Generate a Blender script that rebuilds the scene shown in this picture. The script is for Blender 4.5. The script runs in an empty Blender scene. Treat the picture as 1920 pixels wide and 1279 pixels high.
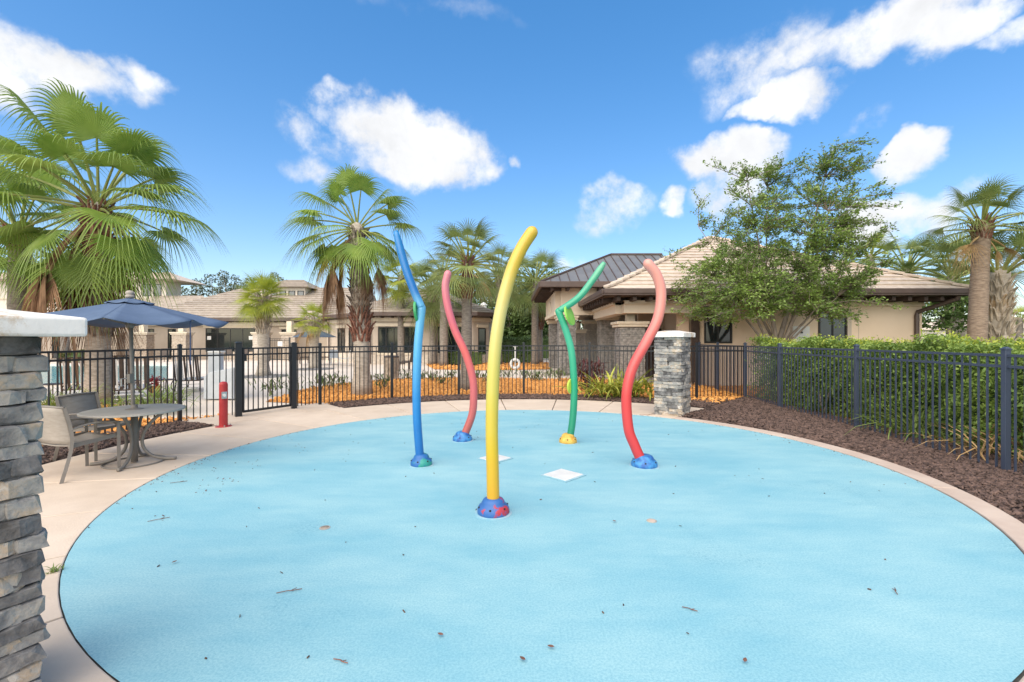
import bpy, math, random
import numpy as np
from mathutils import Vector, Matrix
R = math.radians
rnd = random.Random(7)
S = bpy.context.scene
COL = S.collection
H, HZ, FP = 1.65, 636.0, 865.0           # eye height, horizon row, focal length in photo pixels

# ------------------------------------------------------------------ camera
cam = bpy.data.cameras.new('camera')
cam.lens = 36 * FP / 1920; cam.sensor_width = 36; cam.clip_end = 2000; cam.clip_start = .05
cam.shift_y = (HZ - 639.5) / 1920
co = bpy.data.objects.new('camera', cam); COL.objects.link(co)
co.location = (0, 0, H); co.rotation_euler = (R(90), 0, 0)
S.camera = co

# ------------------------------------------------------------------ exposure
S.view_settings.view_transform = 'Standard'
S.view_settings.look = 'None'
S.view_settings.exposure = 1.84
S.view_settings.gamma = 1.0
S.view_settings.use_curve_mapping = False

# ------------------------------------------------------------------ sun and sky
SUN_EL, SUN_DIR = 46.0, Vector((-0.42, -0.907))          # veiled sun behind the camera, a touch left
sun = bpy.data.lights.new('sun', 'SUN'); sun.energy = 1.5; sun.angle = R(88); sun.color = (1, .88, .70)
so = bpy.data.objects.new('sun', sun); COL.objects.link(so)
sv = Vector((SUN_DIR.x * math.cos(R(SUN_EL)), SUN_DIR.y * math.cos(R(SUN_EL)), math.sin(R(SUN_EL)))).normalized()
so.rotation_euler = sv.to_track_quat('Z', 'Y').to_euler()
so.location = (0, 0, 30)

world = bpy.data.worlds.new('World'); S.world = world; world.use_nodes = True
def pixdir(u, v): return Vector(((u - 960) / FP, 1, (HZ - v) / FP)).normalized()
def build_world():
    nt = world.node_tree; N = nt.nodes; L = nt.links; N.clear()
    out = N.new('ShaderNodeOutputWorld'); bg = N.new('ShaderNodeBackground'); L.new(bg.outputs[0], out.inputs[0])
    bg.inputs[1].default_value = 0.096
    sky = N.new('ShaderNodeTexSky'); sky.sky_type = 'NISHITA'; sky.sun_disc = False
    sky.sun_elevation = R(SUN_EL); sky.sun_rotation = math.atan2(SUN_DIR.x, SUN_DIR.y)
    sky.air_density = 1.0; sky.dust_density = .6; sky.ozone_density = 3.0
    hs = N.new('ShaderNodeHueSaturation'); hs.inputs['Saturation'].default_value = 1.36; hs.inputs['Hue'].default_value = .5095; hs.inputs['Value'].default_value = 1.0
    L.new(sky.outputs[0], hs.inputs['Color'])
    gm = N.new('ShaderNodeGamma'); gm.inputs[1].default_value = .72; L.new(hs.outputs[0], gm.inputs[0])
    tc = N.new('ShaderNodeTexCoord')
    def m(op, a, b=None, c=None):
        n = N.new('ShaderNodeMath'); n.operation = op
        for i, x in enumerate((a, b, c)):
            if x is None: continue
            if isinstance(x, (int, float)): n.inputs[i].default_value = x
            else: L.new(x, n.inputs[i])
        return n.outputs[0]
    def vm(op, a, b=None, s=None):
        n = N.new('ShaderNodeVectorMath'); n.operation = op
        for i, x in enumerate((a, b)):
            if x is None: continue
            if isinstance(x, (tuple, Vector)): n.inputs[i].default_value = tuple(x)
            else: L.new(x, n.inputs[i])
        if s is not None: n.inputs['Scale'].default_value = s
        return n.outputs['Value'] if op == 'DOT_PRODUCT' else n.outputs[0]
    def noise(vec, scale, detail, rough=.55):
        n = N.new('ShaderNodeTexNoise'); n.inputs['Scale'].default_value = scale
        n.inputs['Detail'].default_value = detail; n.inputs['Roughness'].default_value = rough
        L.new(vec, n.inputs['Vector']); return n
    d0 = tc.outputs['Generated']
    w1 = vm('SCALE', vm('SUBTRACT', noise(d0, 5, 3).outputs['Color'], (.5, .5, .5)), s=.11)
    w2 = vm('SCALE', vm('SUBTRACT', noise(d0, 17, 4).outputs['Color'], (.5, .5, .5)), s=.055)
    d = vm('ADD', vm('ADD', d0, w1), w2)
    blobs = [  # u, v, half width, half height, weight
        (40, 95, 125, 62, 1), (150, 118, 120, 45, 1), (258, 122, 62, 36, .8), (-60, 110, 130, 80, 1),
        (650, 225, 62, 48, .95), (745, 245, 105, 62, 1.05), (800, 290, 130, 68, 1.1), (875, 300, 70, 38, .8),
        (590, 265, 60, 48, .55), (575, 325, 60, 26, .38),
        (1600, 75, 100, 55, 1.0), (1690, 55, 130, 66, 1.1), (1790, 65, 95, 56, 1), (1875, 88, 55, 26, .7), (1880, 8, 120, 26, .7),
        (1430, 110, 110, 70, .52), (1400, 160, 100, 50, .42), (1500, 180, 75, 38, .75), (1425, 208, 55, 18, .6), (1350, 120, 60, 60, .34),
        (1620, 215, 50, 20, .42), (1330, 300, 75, 45, 1), (1390, 300, 70, 52, 1), (1370, 360, 75, 40, .8),
        (1735, 280, 66, 46, 1.05), (1720, 255, 40, 30, .9), (1150, 405, 75, 40, .62), (1120, 375, 40, 30, .5), (1262, 392, 26, 28, .75),
        (1720, 400, 100, 46, 1.05), (1640, 420, 80, 46, .9), (1790, 400, 90, 50, .9), (1600, 460, 100, 30, .7), (1880, 450, 110, 40, .5),
        (820, 18, 190, 22, .17), (970, 300, 14, 14, .5), (1020, 500, 120, 22, .5), (1900, 600, 120, 40, .5)]
    best = None
    for (u, v, rx, ry, w) in blobs:
        c = pixdir(u, v)
        e1 = pixdir(u + rx, v) - c; e2 = pixdir(u, v - ry) - c
        df = vm('SUBTRACT', d, c)
        a = vm('DOT_PRODUCT', df, e1 / e1.length_squared); b = vm('DOT_PRODUCT', df, e2 / e2.length_squared)
        q = m('ADD', m('MULTIPLY', a, a), m('MULTIPLY', b, b))
        val = m('MULTIPLY', m('MAXIMUM', m('SUBTRACT', 1.25, m('MULTIPLY', q, .8)), 0), w)
        best = val if best is None else m('MAXIMUM', best, val)
    # beyond the frame: scattered cumulus, cover thickened to add white fill light
    ax = N.new('ShaderNodeMapRange'); ax.interpolation_type = 'SMOOTHSTEP'
    sx = N.new('ShaderNodeSeparateXYZ'); L.new(d0, sx.inputs[0]); L.new(sx.outputs[1], ax.inputs['Value'])
    ax.inputs['From Min'].default_value = .58; ax.inputs['From Max'].default_value = .48
    gen = m('MULTIPLY', m('SUBTRACT', noise(d, 2.6, 2).outputs['Fac'], .42), 6.0)
    best = m('MAXIMUM', best, m('MULTIPLY', m('MINIMUM', m('MAXIMUM', gen, 0), 1.1), ax.outputs[0]))
    fb = noise(d0, 8, 11, .63).outputs['Fac']
    dens = m('ADD', best, m('MULTIPLY', m('MULTIPLY', m('SUBTRACT', fb, .5), 3.6), m('MINIMUM', m('MULTIPLY', best, 2.2), 1)))
    mr = N.new('ShaderNodeMapRange'); mr.interpolation_type = 'SMOOTHSTEP'; L.new(dens, mr.inputs['Value'])
    mr.inputs['From Min'].default_value = .10; mr.inputs['From Max'].default_value = 1.2
    mr.inputs['To Max'].default_value = .97
    # cloud tone: bright tops, faint grey folds
    tone = N.new('ShaderNodeMapRange'); L.new(noise(d, 9, 6).outputs['Fac'], tone.inputs['Value'])
    tone.inputs['From Min'].default_value = .3; tone.inputs['From Max'].default_value = .65
    tone.inputs['To Min'].default_value = .78; tone.inputs['To Max'].default_value = 1.0
    cc = vm('SCALE', (3.3, 3.32, 3.36)); nsc = cc.node; L.new(tone.outputs[0], nsc.inputs['Scale'])
    mx = N.new('ShaderNodeMix'); mx.data_type = 'RGBA'
    L.new(mr.outputs[0], mx.inputs[0]); L.new(gm.outputs[0], mx.inputs[6]); L.new(cc, mx.inputs[7])
    L.new(mx.outputs[2], bg.inputs[0])
build_world()

# ------------------------------------------------------------------ helpers
def Wp(u, v, Y): return Vector(((u - 960) / FP * Y, Y, H - (v - HZ) / FP * Y))
def G(u, v, z=0.0):
    Y = FP * (H - z) / (v - HZ)
    return Vector(((u - 960) / FP * Y, Y, z))

def mat(name, c1, c2=None, rough=.7, scale=4, detail=6, bump=0, bscale=None, metal=0, spec=.5, contrast=(.35, .65), obj=0, trans=0, coat=0, vec='Object', stretch=None):
    mt = bpy.data.materials.new(name); mt.use_nodes = True
    nt = mt.node_tree; N = nt.nodes; L = nt.links
    b = N['Principled BSDF']; b.inputs['Roughness'].default_value = rough; b.inputs['Metallic'].default_value = metal
    b.inputs['Specular IOR Level'].default_value = spec; b.inputs['Coat Weight'].default_value = coat
    col = None
    tc = N.new('ShaderNodeTexCoord'); vo = tc.outputs[vec]
    if stretch:
        mp = N.new('ShaderNodeMapping'); mp.inputs['Scale'].default_value = stretch; L.new(vo, mp.inputs[0]); vo = mp.outputs[0]
    if c2 is not None:
        n = N.new('ShaderNodeTexNoise'); n.inputs['Scale'].default_value = scale; n.inputs['Detail'].default_value = detail; n.inputs['Roughness'].default_value = .6
        L.new(vo, n.inputs['Vector'])
        r = N.new('ShaderNodeValToRGB'); r.color_ramp.elements[0].position = contrast[0]; r.color_ramp.elements[1].position = contrast[1]
        r.color_ramp.elements[0].color = (*c1, 1); r.color_ramp.elements[1].color = (*c2, 1)
        L.new(n.outputs['Fac'], r.inputs[0]); col = r.outputs[0]
    if obj:
        oi = N.new('ShaderNodeObjectInfo'); hs = N.new('ShaderNodeHueSaturation')
        mr = N.new('ShaderNodeMapRange'); mr.inputs['To Min'].default_value = 1 - obj; mr.inputs['To Max'].default_value = 1 + obj
        L.new(oi.outputs['Random'], mr.inputs['Value']); L.new(mr.outputs[0], hs.inputs['Value'])
        if col: L.new(col, hs.inputs['Color'])
        else: hs.inputs['Color'].default_value = (*c1, 1)
        col = hs.outputs[0]
    if col: L.new(col, b.inputs['Base Color'])
    else: b.inputs['Base Color'].default_value = (*c1, 1)
    if bump:
        n2 = N.new('ShaderNodeTexNoise'); n2.inputs['Scale'].default_value = bscale or scale * 4; n2.inputs['Detail'].default_value = 5
        L.new(vo, n2.inputs['Vector']); bp = N.new('ShaderNodeBump'); bp.inputs['Strength'].default_value = bump; bp.inputs['Distance'].default_value = .02
        L.new(n2.outputs['Fac'], bp.inputs['Height']); L.new(bp.outputs[0], b.inputs['Normal'])
    if trans:
        tr = N.new('ShaderNodeBsdfTranslucent'); ms = N.new('ShaderNodeMixShader'); ms.inputs[0].default_value = trans
        if col: L.new(col, tr.inputs[0])
        else: tr.inputs[0].default_value = (*c1, 1)
        L.new(b.outputs[0], ms.inputs[1]); L.new(tr.outputs[0], ms.inputs[2]); L.new(ms.outputs[0], N['Material Output'].inputs[0])
    return mt

ORG = {}
def tag(o, label=None, cat=None, group=None, kind=None):
    if label: o['label'] = label
    if cat: o['category'] = cat
    if group: o['group'] = group
    if kind: o['kind'] = kind
    return o
def thing(name, loc, label, cat, group=None):
    o = bpy.data.objects.new(name, None); COL.objects.link(o); o.location = loc; o.empty_display_size = .2
    ORG[o.name] = Vector(loc); return tag(o, label, cat, group)
def link(name, me, parent=None, loc=(0, 0, 0), rot=(0, 0, 0), sc=(1, 1, 1), kind=None):
    """loc is a world place; parents are never rotated or scaled"""
    o = bpy.data.objects.new(name, me); COL.objects.link(o)
    p = Vector((0, 0, 0))
    if parent is not None: o.parent = parent; p = ORG[parent.name]
    o.location = Vector(loc) - p; o.rotation_euler = rot; o.scale = sc
    ORG[o.name] = Vector(loc)
    if kind: o['kind'] = kind
    return o
class MB:
    def __init__(s): s.v = []; s.f = []
    def add(s, vs, fs):
        n = len(s.v); s.v += [tuple(x) for x in vs]; s.f += [tuple(i + n for i in f) for f in fs]; return s
    def box(s, c, d, rz=0, taper=1.0):
        x, y, z = d[0] / 2, d[1] / 2, d[2] / 2; ca, sa = math.cos(rz), math.sin(rz); vs = []
        for k in (-1, 1):
            t = taper if k > 0 else 1
            for i, j in ((-1, -1), (1, -1), (1, 1), (-1, 1)):
                a, b = i * x * t, j * y * t
                vs.append((c[0] + a * ca - b * sa, c[1] + a * sa + b * ca, c[2] + k * z))
        return s.add(vs, [(3, 2, 1, 0), (4, 5, 6, 7), (0, 1, 5, 4), (1, 2, 6, 5), (2, 3, 7, 6), (3, 0, 4, 7)])
    def beam(s, a, b, w, h, up=(0, 0, 1)):
        a = Vector(a); b = Vector(b); d = (b - a).normalized(); sd = d.cross(Vector(up))
        if sd.length < 1e-4: sd = d.cross(Vector((1, 0, 0)))
        sd.normalize(); u2 = sd.cross(d).normalized(); vs = []
        for p in (a, b):
            for i, j in ((-1, -1), (1, -1), (1, 1), (-1, 1)): vs.append(p + sd * (i * w / 2) + u2 * (j * h / 2))
        return s.add(vs, [(3, 2, 1, 0), (4, 5, 6, 7), (0, 1, 5, 4), (1, 2, 6, 5), (2, 3, 7, 6), (3, 0, 4, 7)])
    def tube(s, pts, r, n=8, cap=True, rounded=False, flat=None):
        pts = [Vector(p) for p in pts]; m = len(pts); rr = [r] * m if isinstance(r, (int, float)) else list(r)
        if rounded:
            d = (pts[-1] - pts[-2]).normalized(); q = pts[-1]; rl = rr[-1]
            for a in (30, 55, 75, 88): pts.append(q + d * rl * math.sin(R(a))); rr.append(rl * math.cos(R(a)))
            m = len(pts)
        vs = []; prev = None
        for i, p in enumerate(pts):
            d = (pts[min(i + 1, m - 1)] - pts[max(i - 1, 0)]).normalized()
            if prev is None:
                ref = Vector((0, 0, 1)) if abs(d.z) < .9 else Vector((1, 0, 0)); a = d.cross(ref).normalized()
            else: a = (prev - d * prev.dot(d)).normalized()
            prev = a; b = d.cross(a)
            for k in range(n):
                t = 2 * math.pi * k / n; vs.append(p + (a * math.cos(t) + b * math.sin(t) * (flat or 1)) * rr[i])
        fs = [(i * n + k, i * n + (k + 1) % n, (i + 1) * n + (k + 1) % n, (i + 1) * n + k) for i in range(m - 1) for k in range(n)]
        if cap: fs += [tuple(range(n - 1, -1, -1)), tuple((m - 1) * n + k for k in range(n))]
        return s.add(vs, fs)
    def lathe(s, prof, c, n=20):
        vs = []; m = len(prof)
        for r_, z in prof:
            for k in range(n):
                t = 2 * math.pi * k / n; vs.append((c[0] + r_ * math.cos(t), c[1] + r_ * math.sin(t), c[2] + z))
        fs = [(i * n + k, i * n + (k + 1) % n, (i + 1) * n + (k + 1) % n, (i + 1) * n + k) for i in range(m - 1) for k in range(n)]
        fs += [tuple(range(n - 1, -1, -1)), tuple((m - 1) * n + k for k in range(n))]
        return s.add(vs, fs)
    def prism(s, poly, z0, z1):
        n = len(poly); vs = [(p[0], p[1], z0) for p in poly] + [(p[0], p[1], z1) for p in poly]
        return s.add(vs, [tuple(range(n - 1, -1, -1)), tuple(range(n, 2 * n))] + [(i, (i + 1) % n, n + (i + 1) % n, n + i) for i in range(n)])
    def mesh(s, name, mt, smooth=False, org=(0, 0, 0)):
        me = bpy.data.meshes.new(name); o = Vector(org)
        me.from_pydata([(x - o.x, y - o.y, z - o.z) for x, y, z in s.v], [], s.f)
        if mt: me.materials.append(mt)
        if smooth:
            me.polygons.foreach_set('use_smooth', [True] * len(me.polygons))
        me.update(); return me
    def build(s, name, mt, parent=None, smooth=False, bevel=0, kind=None, angle=None):
        org = ORG[parent.name] if parent is not None else Vector((0, 0, 0))
        me = s.mesh(name, mt, smooth, org); o = link(name, me, parent, org, kind=kind)
        if bevel:
            b = o.modifiers.new('bevel', 'BEVEL'); b.width = bevel; b.segments = 2; b.limit_method = 'ANGLE'; b.angle_limit = R(40)
        return o
def np_mesh(name, V, F, mt, smooth=False):
    me = bpy.data.meshes.new(name); V = np.asarray(V, np.float32); F = np.asarray(F, np.int32); k = F.shape[1]
    me.vertices.add(len(V)); me.vertices.foreach_set('co', V.ravel())
    me.loops.add(F.size); me.loops.foreach_set('vertex_index', F.ravel())
    me.polygons.add(len(F)); me.polygons.foreach_set('loop_start', np.arange(0, F.size, k, dtype=np.int32)); me.polygons.foreach_set('loop_total', np.full(len(F), k, np.int32))
    me.update(calc_edges=True); me.validate()
    if mt: me.materials.append(mt)
    if smooth: me.polygons.foreach_set('use_smooth', np.ones(len(F), bool))
    return me
def leaf_quads(P, size, rng, aspect=.45, up=.3, dirs=None):
    """a small folded rhombus at each point"""
    n = len(P); nrm = rng.normal(size=(n, 3)); nrm[:, 2] = np.abs(nrm[:, 2]) + up; nrm /= np.linalg.norm(nrm, axis=1)[:, None]
    t = rng.normal(size=(n, 3)) if dirs is None else dirs + rng.normal(size=(n, 3)) * .5
    t -= nrm * (t * nrm).sum(1)[:, None]; t /= np.linalg.norm(t, axis=1)[:, None] + 1e-9
    b = np.cross(nrm, t); sz = (size * rng.uniform(.6, 1.35, n))[:, None]
    V = np.empty((n, 4, 3)); V[:, 0] = P - t * sz * .5; V[:, 1] = P + b * sz * aspect * .5 + t * sz * .05; V[:, 2] = P + t * sz * .5; V[:, 3] = P - b * sz * aspect * .5 + t * sz * .05
    V[:, 1] += nrm * sz * .08; V[:, 3] += nrm * sz * .08
    return V.reshape(-1, 3), np.arange(n * 4).reshape(-1, 4)
def catmull(pts, k=6):
    P = [Vector(p) for p in pts]; P = [P[0] * 2 - P[1]] + P + [P[-1] * 2 - P[-2]]; out = []
    for i in range(1, len(P) - 2):
        for j in range(k):
            t = j / k; a, b, c, d = P[i - 1:i + 3]
            out.append(.5 * ((2 * b) + (c - a) * t + (2 * a - 5 * b + 4 * c - d) * t * t + (3 * b - a - 3 * c + d) * t ** 3))
    out.append(P[-2]); return out
def in_poly(x, y, poly):
    c = False; j = len(poly) - 1
    for i in range(len(poly)):
        if (poly[i][1] > y) != (poly[j][1] > y) and x < (poly[j][0] - poly[i][0]) * (y - poly[i][1]) / (poly[j][1] - poly[i][1]) + poly[i][0]: c = not c
        j = i
    return c
def sheet(name, poly, z, mt, kind='structure'):
    mb = MB(); mb.add([(p[0], p[1], z) for p in poly], [tuple(range(len(poly)))]); o = mb.build(name, mt); o['kind'] = kind
    if o.data.polygons[0].normal.z < 0: o.data.flip_normals()
    return o

# ------------------------------------------------------------------ materials
M = {}
M['concrete'] = mat('concrete', (.53, .43, .34), (.63, .525, .425), .85, 1.3, 8, .15, 60, obj=.05)
M['curb'] = mat('curb_concrete', (.46, .36, .30), (.55, .45, .38), .85, 2, 8, .15, 60)
M['deck'] = mat('deck_concrete', (.66, .575, .495), (.74, .655, .575), .85, .4, 8, .1, 40)
M['soil'] = mat('soil', (.07, .06, .04), (.11, .09, .06), .95, 3)
M['grass'] = mat('lawn', (.045, .075, .02), (.08, .11, .035), .95, 3)
M['mulch'] = mat('rubber_mulch', (.03, .018, .014), (.075, .047, .038), .9, 30, 6, .8, 60)
M['chip'] = mat('mulch_chip', (.026, .015, .012), (.17, .11, .09), .85, 14, 2, contrast=(.32, .66))
M['straw'] = mat('orange_mulch', (.46, .18, .035), (.74, .34, .08), .95, 16, 8, .9, 45)
M['needle'] = mat('orange_chip', (.52, .21, .045), (.84, .43, .13), .9, 11, 2)
M['gravel'] = mat('grey_gravel', (.12, .12, .13), (.30, .30, .31), .9, 25, 4, .8, 40)
M['iron'] = mat('black_painted_metal', (.012, .014, .018), None, .38, spec=.5)
M['iron_lit'] = mat('sheen_tinted_black_metal', (.045, .060, .098), None, .36, spec=.7)  # black fence metal again, with the bluish sheen of its lit side in the colour
M['cap'] = mat('white_cap', (.62, .60, .56), (.82, .80, .77), .7, 5, 8, .1, 60)
def rust():
    nt = M['cap'].node_tree; N = nt.nodes; L = nt.links; b = N['Principled BSDF']; src = b.inputs['Base Color'].links[0].from_socket
    tc = N.new('ShaderNodeTexCoord'); n = N.new('ShaderNodeTexNoise'); n.inputs['Scale'].default_value = 3.2; n.inputs['Detail'].default_value = 9; n.inputs['Roughness'].default_value = .75; L.new(tc.outputs['Object'], n.inputs['Vector'])
    r = N.new('ShaderNodeValToRGB'); r.color_ramp.elements[0].position = .55; r.color_ramp.elements[1].position = .66; L.new(n.outputs['Fac'], r.inputs[0])
    mx = N.new('ShaderNodeMix'); mx.data_type = 'RGBA'; L.new(r.outputs[0], mx.inputs[0]); L.new(src, mx.inputs[6]); mx.inputs[7].default_value = (.50, .36, .22, 1); L.new(mx.outputs[2], b.inputs['Base Color'])
rust()
M['mortar'] = mat('mortar', (.10, .095, .09), (.17, .16, .15), .95, 20)
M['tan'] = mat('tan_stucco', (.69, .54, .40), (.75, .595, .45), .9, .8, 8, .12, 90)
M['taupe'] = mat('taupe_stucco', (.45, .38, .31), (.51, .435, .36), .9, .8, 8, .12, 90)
M['cream'] = mat('cream_stucco', (.60, .51, .40), (.66, .57, .46), .9, .8, 8, .12, 90)
M['pale'] = mat('pale_stucco', (.68, .62, .55), (.74, .68, .6), .9, .8, 8, .1, 90)
M['trim'] = mat('cream_trim', (.62, .54, .42), (.68, .6, .48), .8, 3)
M['brown'] = mat('brown_metal', (.075, .05, .042), (.1, .07, .06), .5, 2)
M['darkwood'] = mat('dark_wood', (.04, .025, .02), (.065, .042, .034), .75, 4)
M['tile'] = mat('roof_tile', (.47, .385, .315), (.62, .53, .445), .85, 5, 7, .3, 30, obj=.1, stretch=(1, 1, 3))
M['tileold'] = mat('weathered_roof_tile', (.285, .235, .19), (.43, .37, .31), .85, 3, 7, .3, 30, obj=.12, stretch=(1, 1, 3))
M['seam'] = mat('metal_roof', (.13, .133, .14), (.165, .168, .175), .5, 1, 4)
M['frame'] = mat('bronze_frame', (.018, .016, .015), None, .45)
M['slingr'] = mat('grey_powder_coat', (.185, .165, .145), (.225, .205, .18), .5, 4)
M['sling'] = mat('grey_sling_fabric', (.34, .305, .265), (.40, .36, .315), .8, 9, 4, .25, 220, stretch=(1, 1, 4))
M['tabletop'] = mat('grey_table_top', (.33, .315, .28), (.38, .36, .325), .55, 6, 6)
M['canvas'] = mat('blue_canvas', (.085, .135, .23), (.10, .155, .26), .85, 6, 5, .1, 300, trans=.12)
M['slate'] = mat('slate_canvas', (.06, .085, .12), (.08, .11, .15), .85, 6)
M['red'] = mat('red_paint', (.36, .022, .026), (.44, .04, .042), .4, 7)
M['steel'] = mat('steel', (.5, .5, .5), None, .3, metal=.9)
M['white'] = mat('white_paint', (.62, .62, .61), (.72, .72, .70), .5, 4)
M['grey'] = mat('grey_cover', (.42, .455, .49), (.5, .53, .56), .7, 3)
M['strapd'] = mat('dark_strap', (.05, .035, .03), (.085, .062, .05), .6, 6)
M['trunk'] = mat('palm_trunk', (.16, .135, .115), (.30, .265, .23), .95, 7, 8, .8, 18, obj=.08, stretch=(1, 1, 4))
M['trunkw'] = mat('pale_palm_trunk', (.30, .26, .215), (.50, .44, .37), .95, 7, 8, .8, 18, stretch=(1, 1, 3))
M['trunkb'] = mat('brown_palm_trunk', (.19, .135, .10), (.36, .275, .21), .95, 7, 8, .9, 18, stretch=(1, 1, 5))
M['boot'] = mat('palm_boot', (.27, .22, .17), (.52, .44, .35), .9, 6, 4, obj=.3)
M['bootd'] = mat('dark_palm_boot', (.10, .08, .065), (.32, .27, .22), .9, 6, 4, obj=.35)
M['bootr'] = mat('red_brown_boot', (.11, .045, .03), (.28, .135, .095), .9, 8, 4, obj=.3)
M['frond'] = mat('palm_frond', (.17, .28, .045), (.31, .42, .09), .42, 1.6, 3, obj=.25, trans=.35)
M['frondy'] = mat('yellow_green_frond', (.22, .29, .03), (.42, .45, .055), .5, 1.6, 3, obj=.2, trans=.3)
M['frondg'] = mat('grey_green_frond', (.14, .20, .055), (.28, .33, .11), .5, 1.6, 3, obj=.22, trans=.25)
M['frondo'] = mat('orange_frond', (.36, .20, .02), (.50, .33, .04), .6, 2, 3, obj=.2, trans=.3)
M['dead'] = mat('dead_frond', (.16, .085, .045), (.36, .22, .13), .85, 4, 4, obj=.25, trans=.1)
M['deadt'] = mat('tan_dead_frond', (.36, .22, .09), (.55, .38, .19), .85, 4, 4, obj=.2, trans=.15)
M['petiole'] = mat('petiole', (.17, .22, .05), (.28, .30, .09), .5, 3)
M['bark'] = mat('oak_bark', (.17, .135, .105), (.31, .26, .215), .95, 9, 8, .8, 25, stretch=(1, 1, .4))
M['oakleaf'] = mat('oak_leaf', (.12, .21, .045), (.29, .40, .09), .5, 1.1, 5, trans=.25, contrast=(.3, .7))
M['leafd'] = mat('dark_leaf', (.04, .08, .02), (.105, .17, .045), .6, .5, 5, trans=.2)
M['leafm'] = mat('mid_leaf', (.07, .125, .03), (.16, .24, .06), .6, .5, 5, trans=.2)
M['pine'] = mat('pine_leaf', (.09, .115, .07), (.17, .205, .13), .7, .5, 5, trans=.1)
M['hedge'] = mat('hedge_leaf', (.12, .21, .04), (.31, .42, .09), .5, 1.7, 5, trans=.25, contrast=(.3, .7))
M['hedgey'] = mat('hedge_new_leaf', (.30, .38, .04), (.52, .55, .08), .5, 3, 5, trans=.3)
M['brom'] = mat('yellow_strap_leaf', (.21, .27, .03), (.52, .50, .09), .45, 9, 3, obj=.3, trans=.25)
M['redleaf'] = mat('burgundy_leaf', (.05, .014, .016), (.16, .045, .042), .45, 6, 3, trans=.2)
M['sprig'] = mat('sprig_leaf', (.07, .12, .03), (.17, .24, .07), .55, 4, 3, trans=.25)
M['grassblade'] = mat('grass_blade', (.13, .20, .04), (.28, .36, .10), .6, 3, 3, trans=.3)
M['joint'] = mat('joint_filler', (.05, .05, .05), (.12, .12, .11), .9, 12)
M['dark'] = mat('dark_gap', (.02, .02, .02), None, .8)

def stone_mat(name, ramp, scale=6):
    mt = bpy.data.materials.new(name); mt.use_nodes = True; nt = mt.node_tree; N = nt.nodes; L = nt.links; b = N['Principled BSDF']
    b.inputs['Roughness'].default_value = .9
    tc = N.new('ShaderNodeTexCoord'); oi = N.new('ShaderNodeObjectInfo')
    ge = N.new('ShaderNodeNewGeometry')
    ad = N.new('ShaderNodeVectorMath'); ad.operation = 'SCALE'; L.new(ge.outputs['Position'], ad.inputs[0]); ad.inputs['Scale'].default_value = 1
    n = N.new('ShaderNodeTexNoise'); n.inputs['Scale'].default_value = scale; n.inputs['Detail'].default_value = 8; n.inputs['Roughness'].default_value = .65; L.new(ad.outputs[0], n.inputs['Vector'])
    m1 = N.new('ShaderNodeMath'); m1.operation = 'MULTIPLY_ADD'; L.new(oi.outputs['Random'], m1.inputs[0]); m1.inputs[1].default_value = .55
    m2 = N.new('ShaderNodeMath'); m2.operation = 'MULTIPLY_ADD'; L.new(n.outputs['Fac'], m2.inputs[0]); m2.inputs[1].default_value = 1.5; m2.inputs[2].default_value = -.55
    L.new(m2.outputs[0], m1.inputs[2])
    r = N.new('ShaderNodeValToRGB'); L.new(m1.outputs[0], r.inputs[0]); els = r.color_ramp.elements
    els[0].position = ramp[0][0]; els[0].color = (*ramp[0][1], 1); els[1].position = ramp[-1][0]; els[1].color = (*ramp[-1][1], 1)
    for p, c in ramp[1:-1]: e = els.new(p); e.color = (*c, 1)
    L.new(r.outputs[0], b.inputs['Base Color'])
    n2 = N.new('ShaderNodeTexNoise'); n2.inputs['Scale'].default_value = 28; n2.inputs['Detail'].default_value = 8; L.new(ge.outputs['Position'], n2.inputs['Vector'])
    bp = N.new('ShaderNodeBump'); bp.inputs['Strength'].default_value = .7; bp.inputs['Distance'].default_value = .02; L.new(n2.outputs['Fac'], bp.inputs['Height']); L.new(bp.outputs[0], b.inputs['Normal'])
    return mt
M['stone'] = stone_mat('ledge_stone', [(.05, (.065, .062, .06)), (.3, (.16, .155, .155)), (.48, (.26, .25, .24)), (.64, (.36, .345, .32)), (.78, (.44, .35, .26)), (.9, (.55, .52, .48)), (1, (.62, .60, .56))], 7)
M['stonef'] = stone_mat('column_stone', [(.05, (.09, .085, .08)), (.35, (.22, .21, .20)), (.6, (.34, .32, .30)), (.85, (.44, .39, .33)), (1, (.55, .51, .46))], 9)
M['stonew'] = stone_mat('pale_column_stone', [(.05, (.26, .20, .15)), (.4, (.46, .38, .30)), (.7, (.58, .51, .43)), (1, (.68, .62, .55))], 9)

def glass_mat(name, tint, rough=.05):
    mt = bpy.data.materials.new(name); mt.use_nodes = True; b = mt.node_tree.nodes['Principled BSDF']
    b.inputs['Base Color'].default_value = (*tint, 1); b.inputs['Roughness'].default_value = rough; b.inputs['Specular IOR Level'].default_value = .9
    return mt
M['glass'] = glass_mat('window_glass', (.012, .018, .02)); M['glassb'] = glass_mat('blue_window_glass', (.05, .065, .08), .12)
def water_mat():
    mt = mat('pool_water', (.10, .42, .50), (.16, .52, .58), .08, .6, 3, .25, 6); return mt
M['water'] = water_mat()

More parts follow.
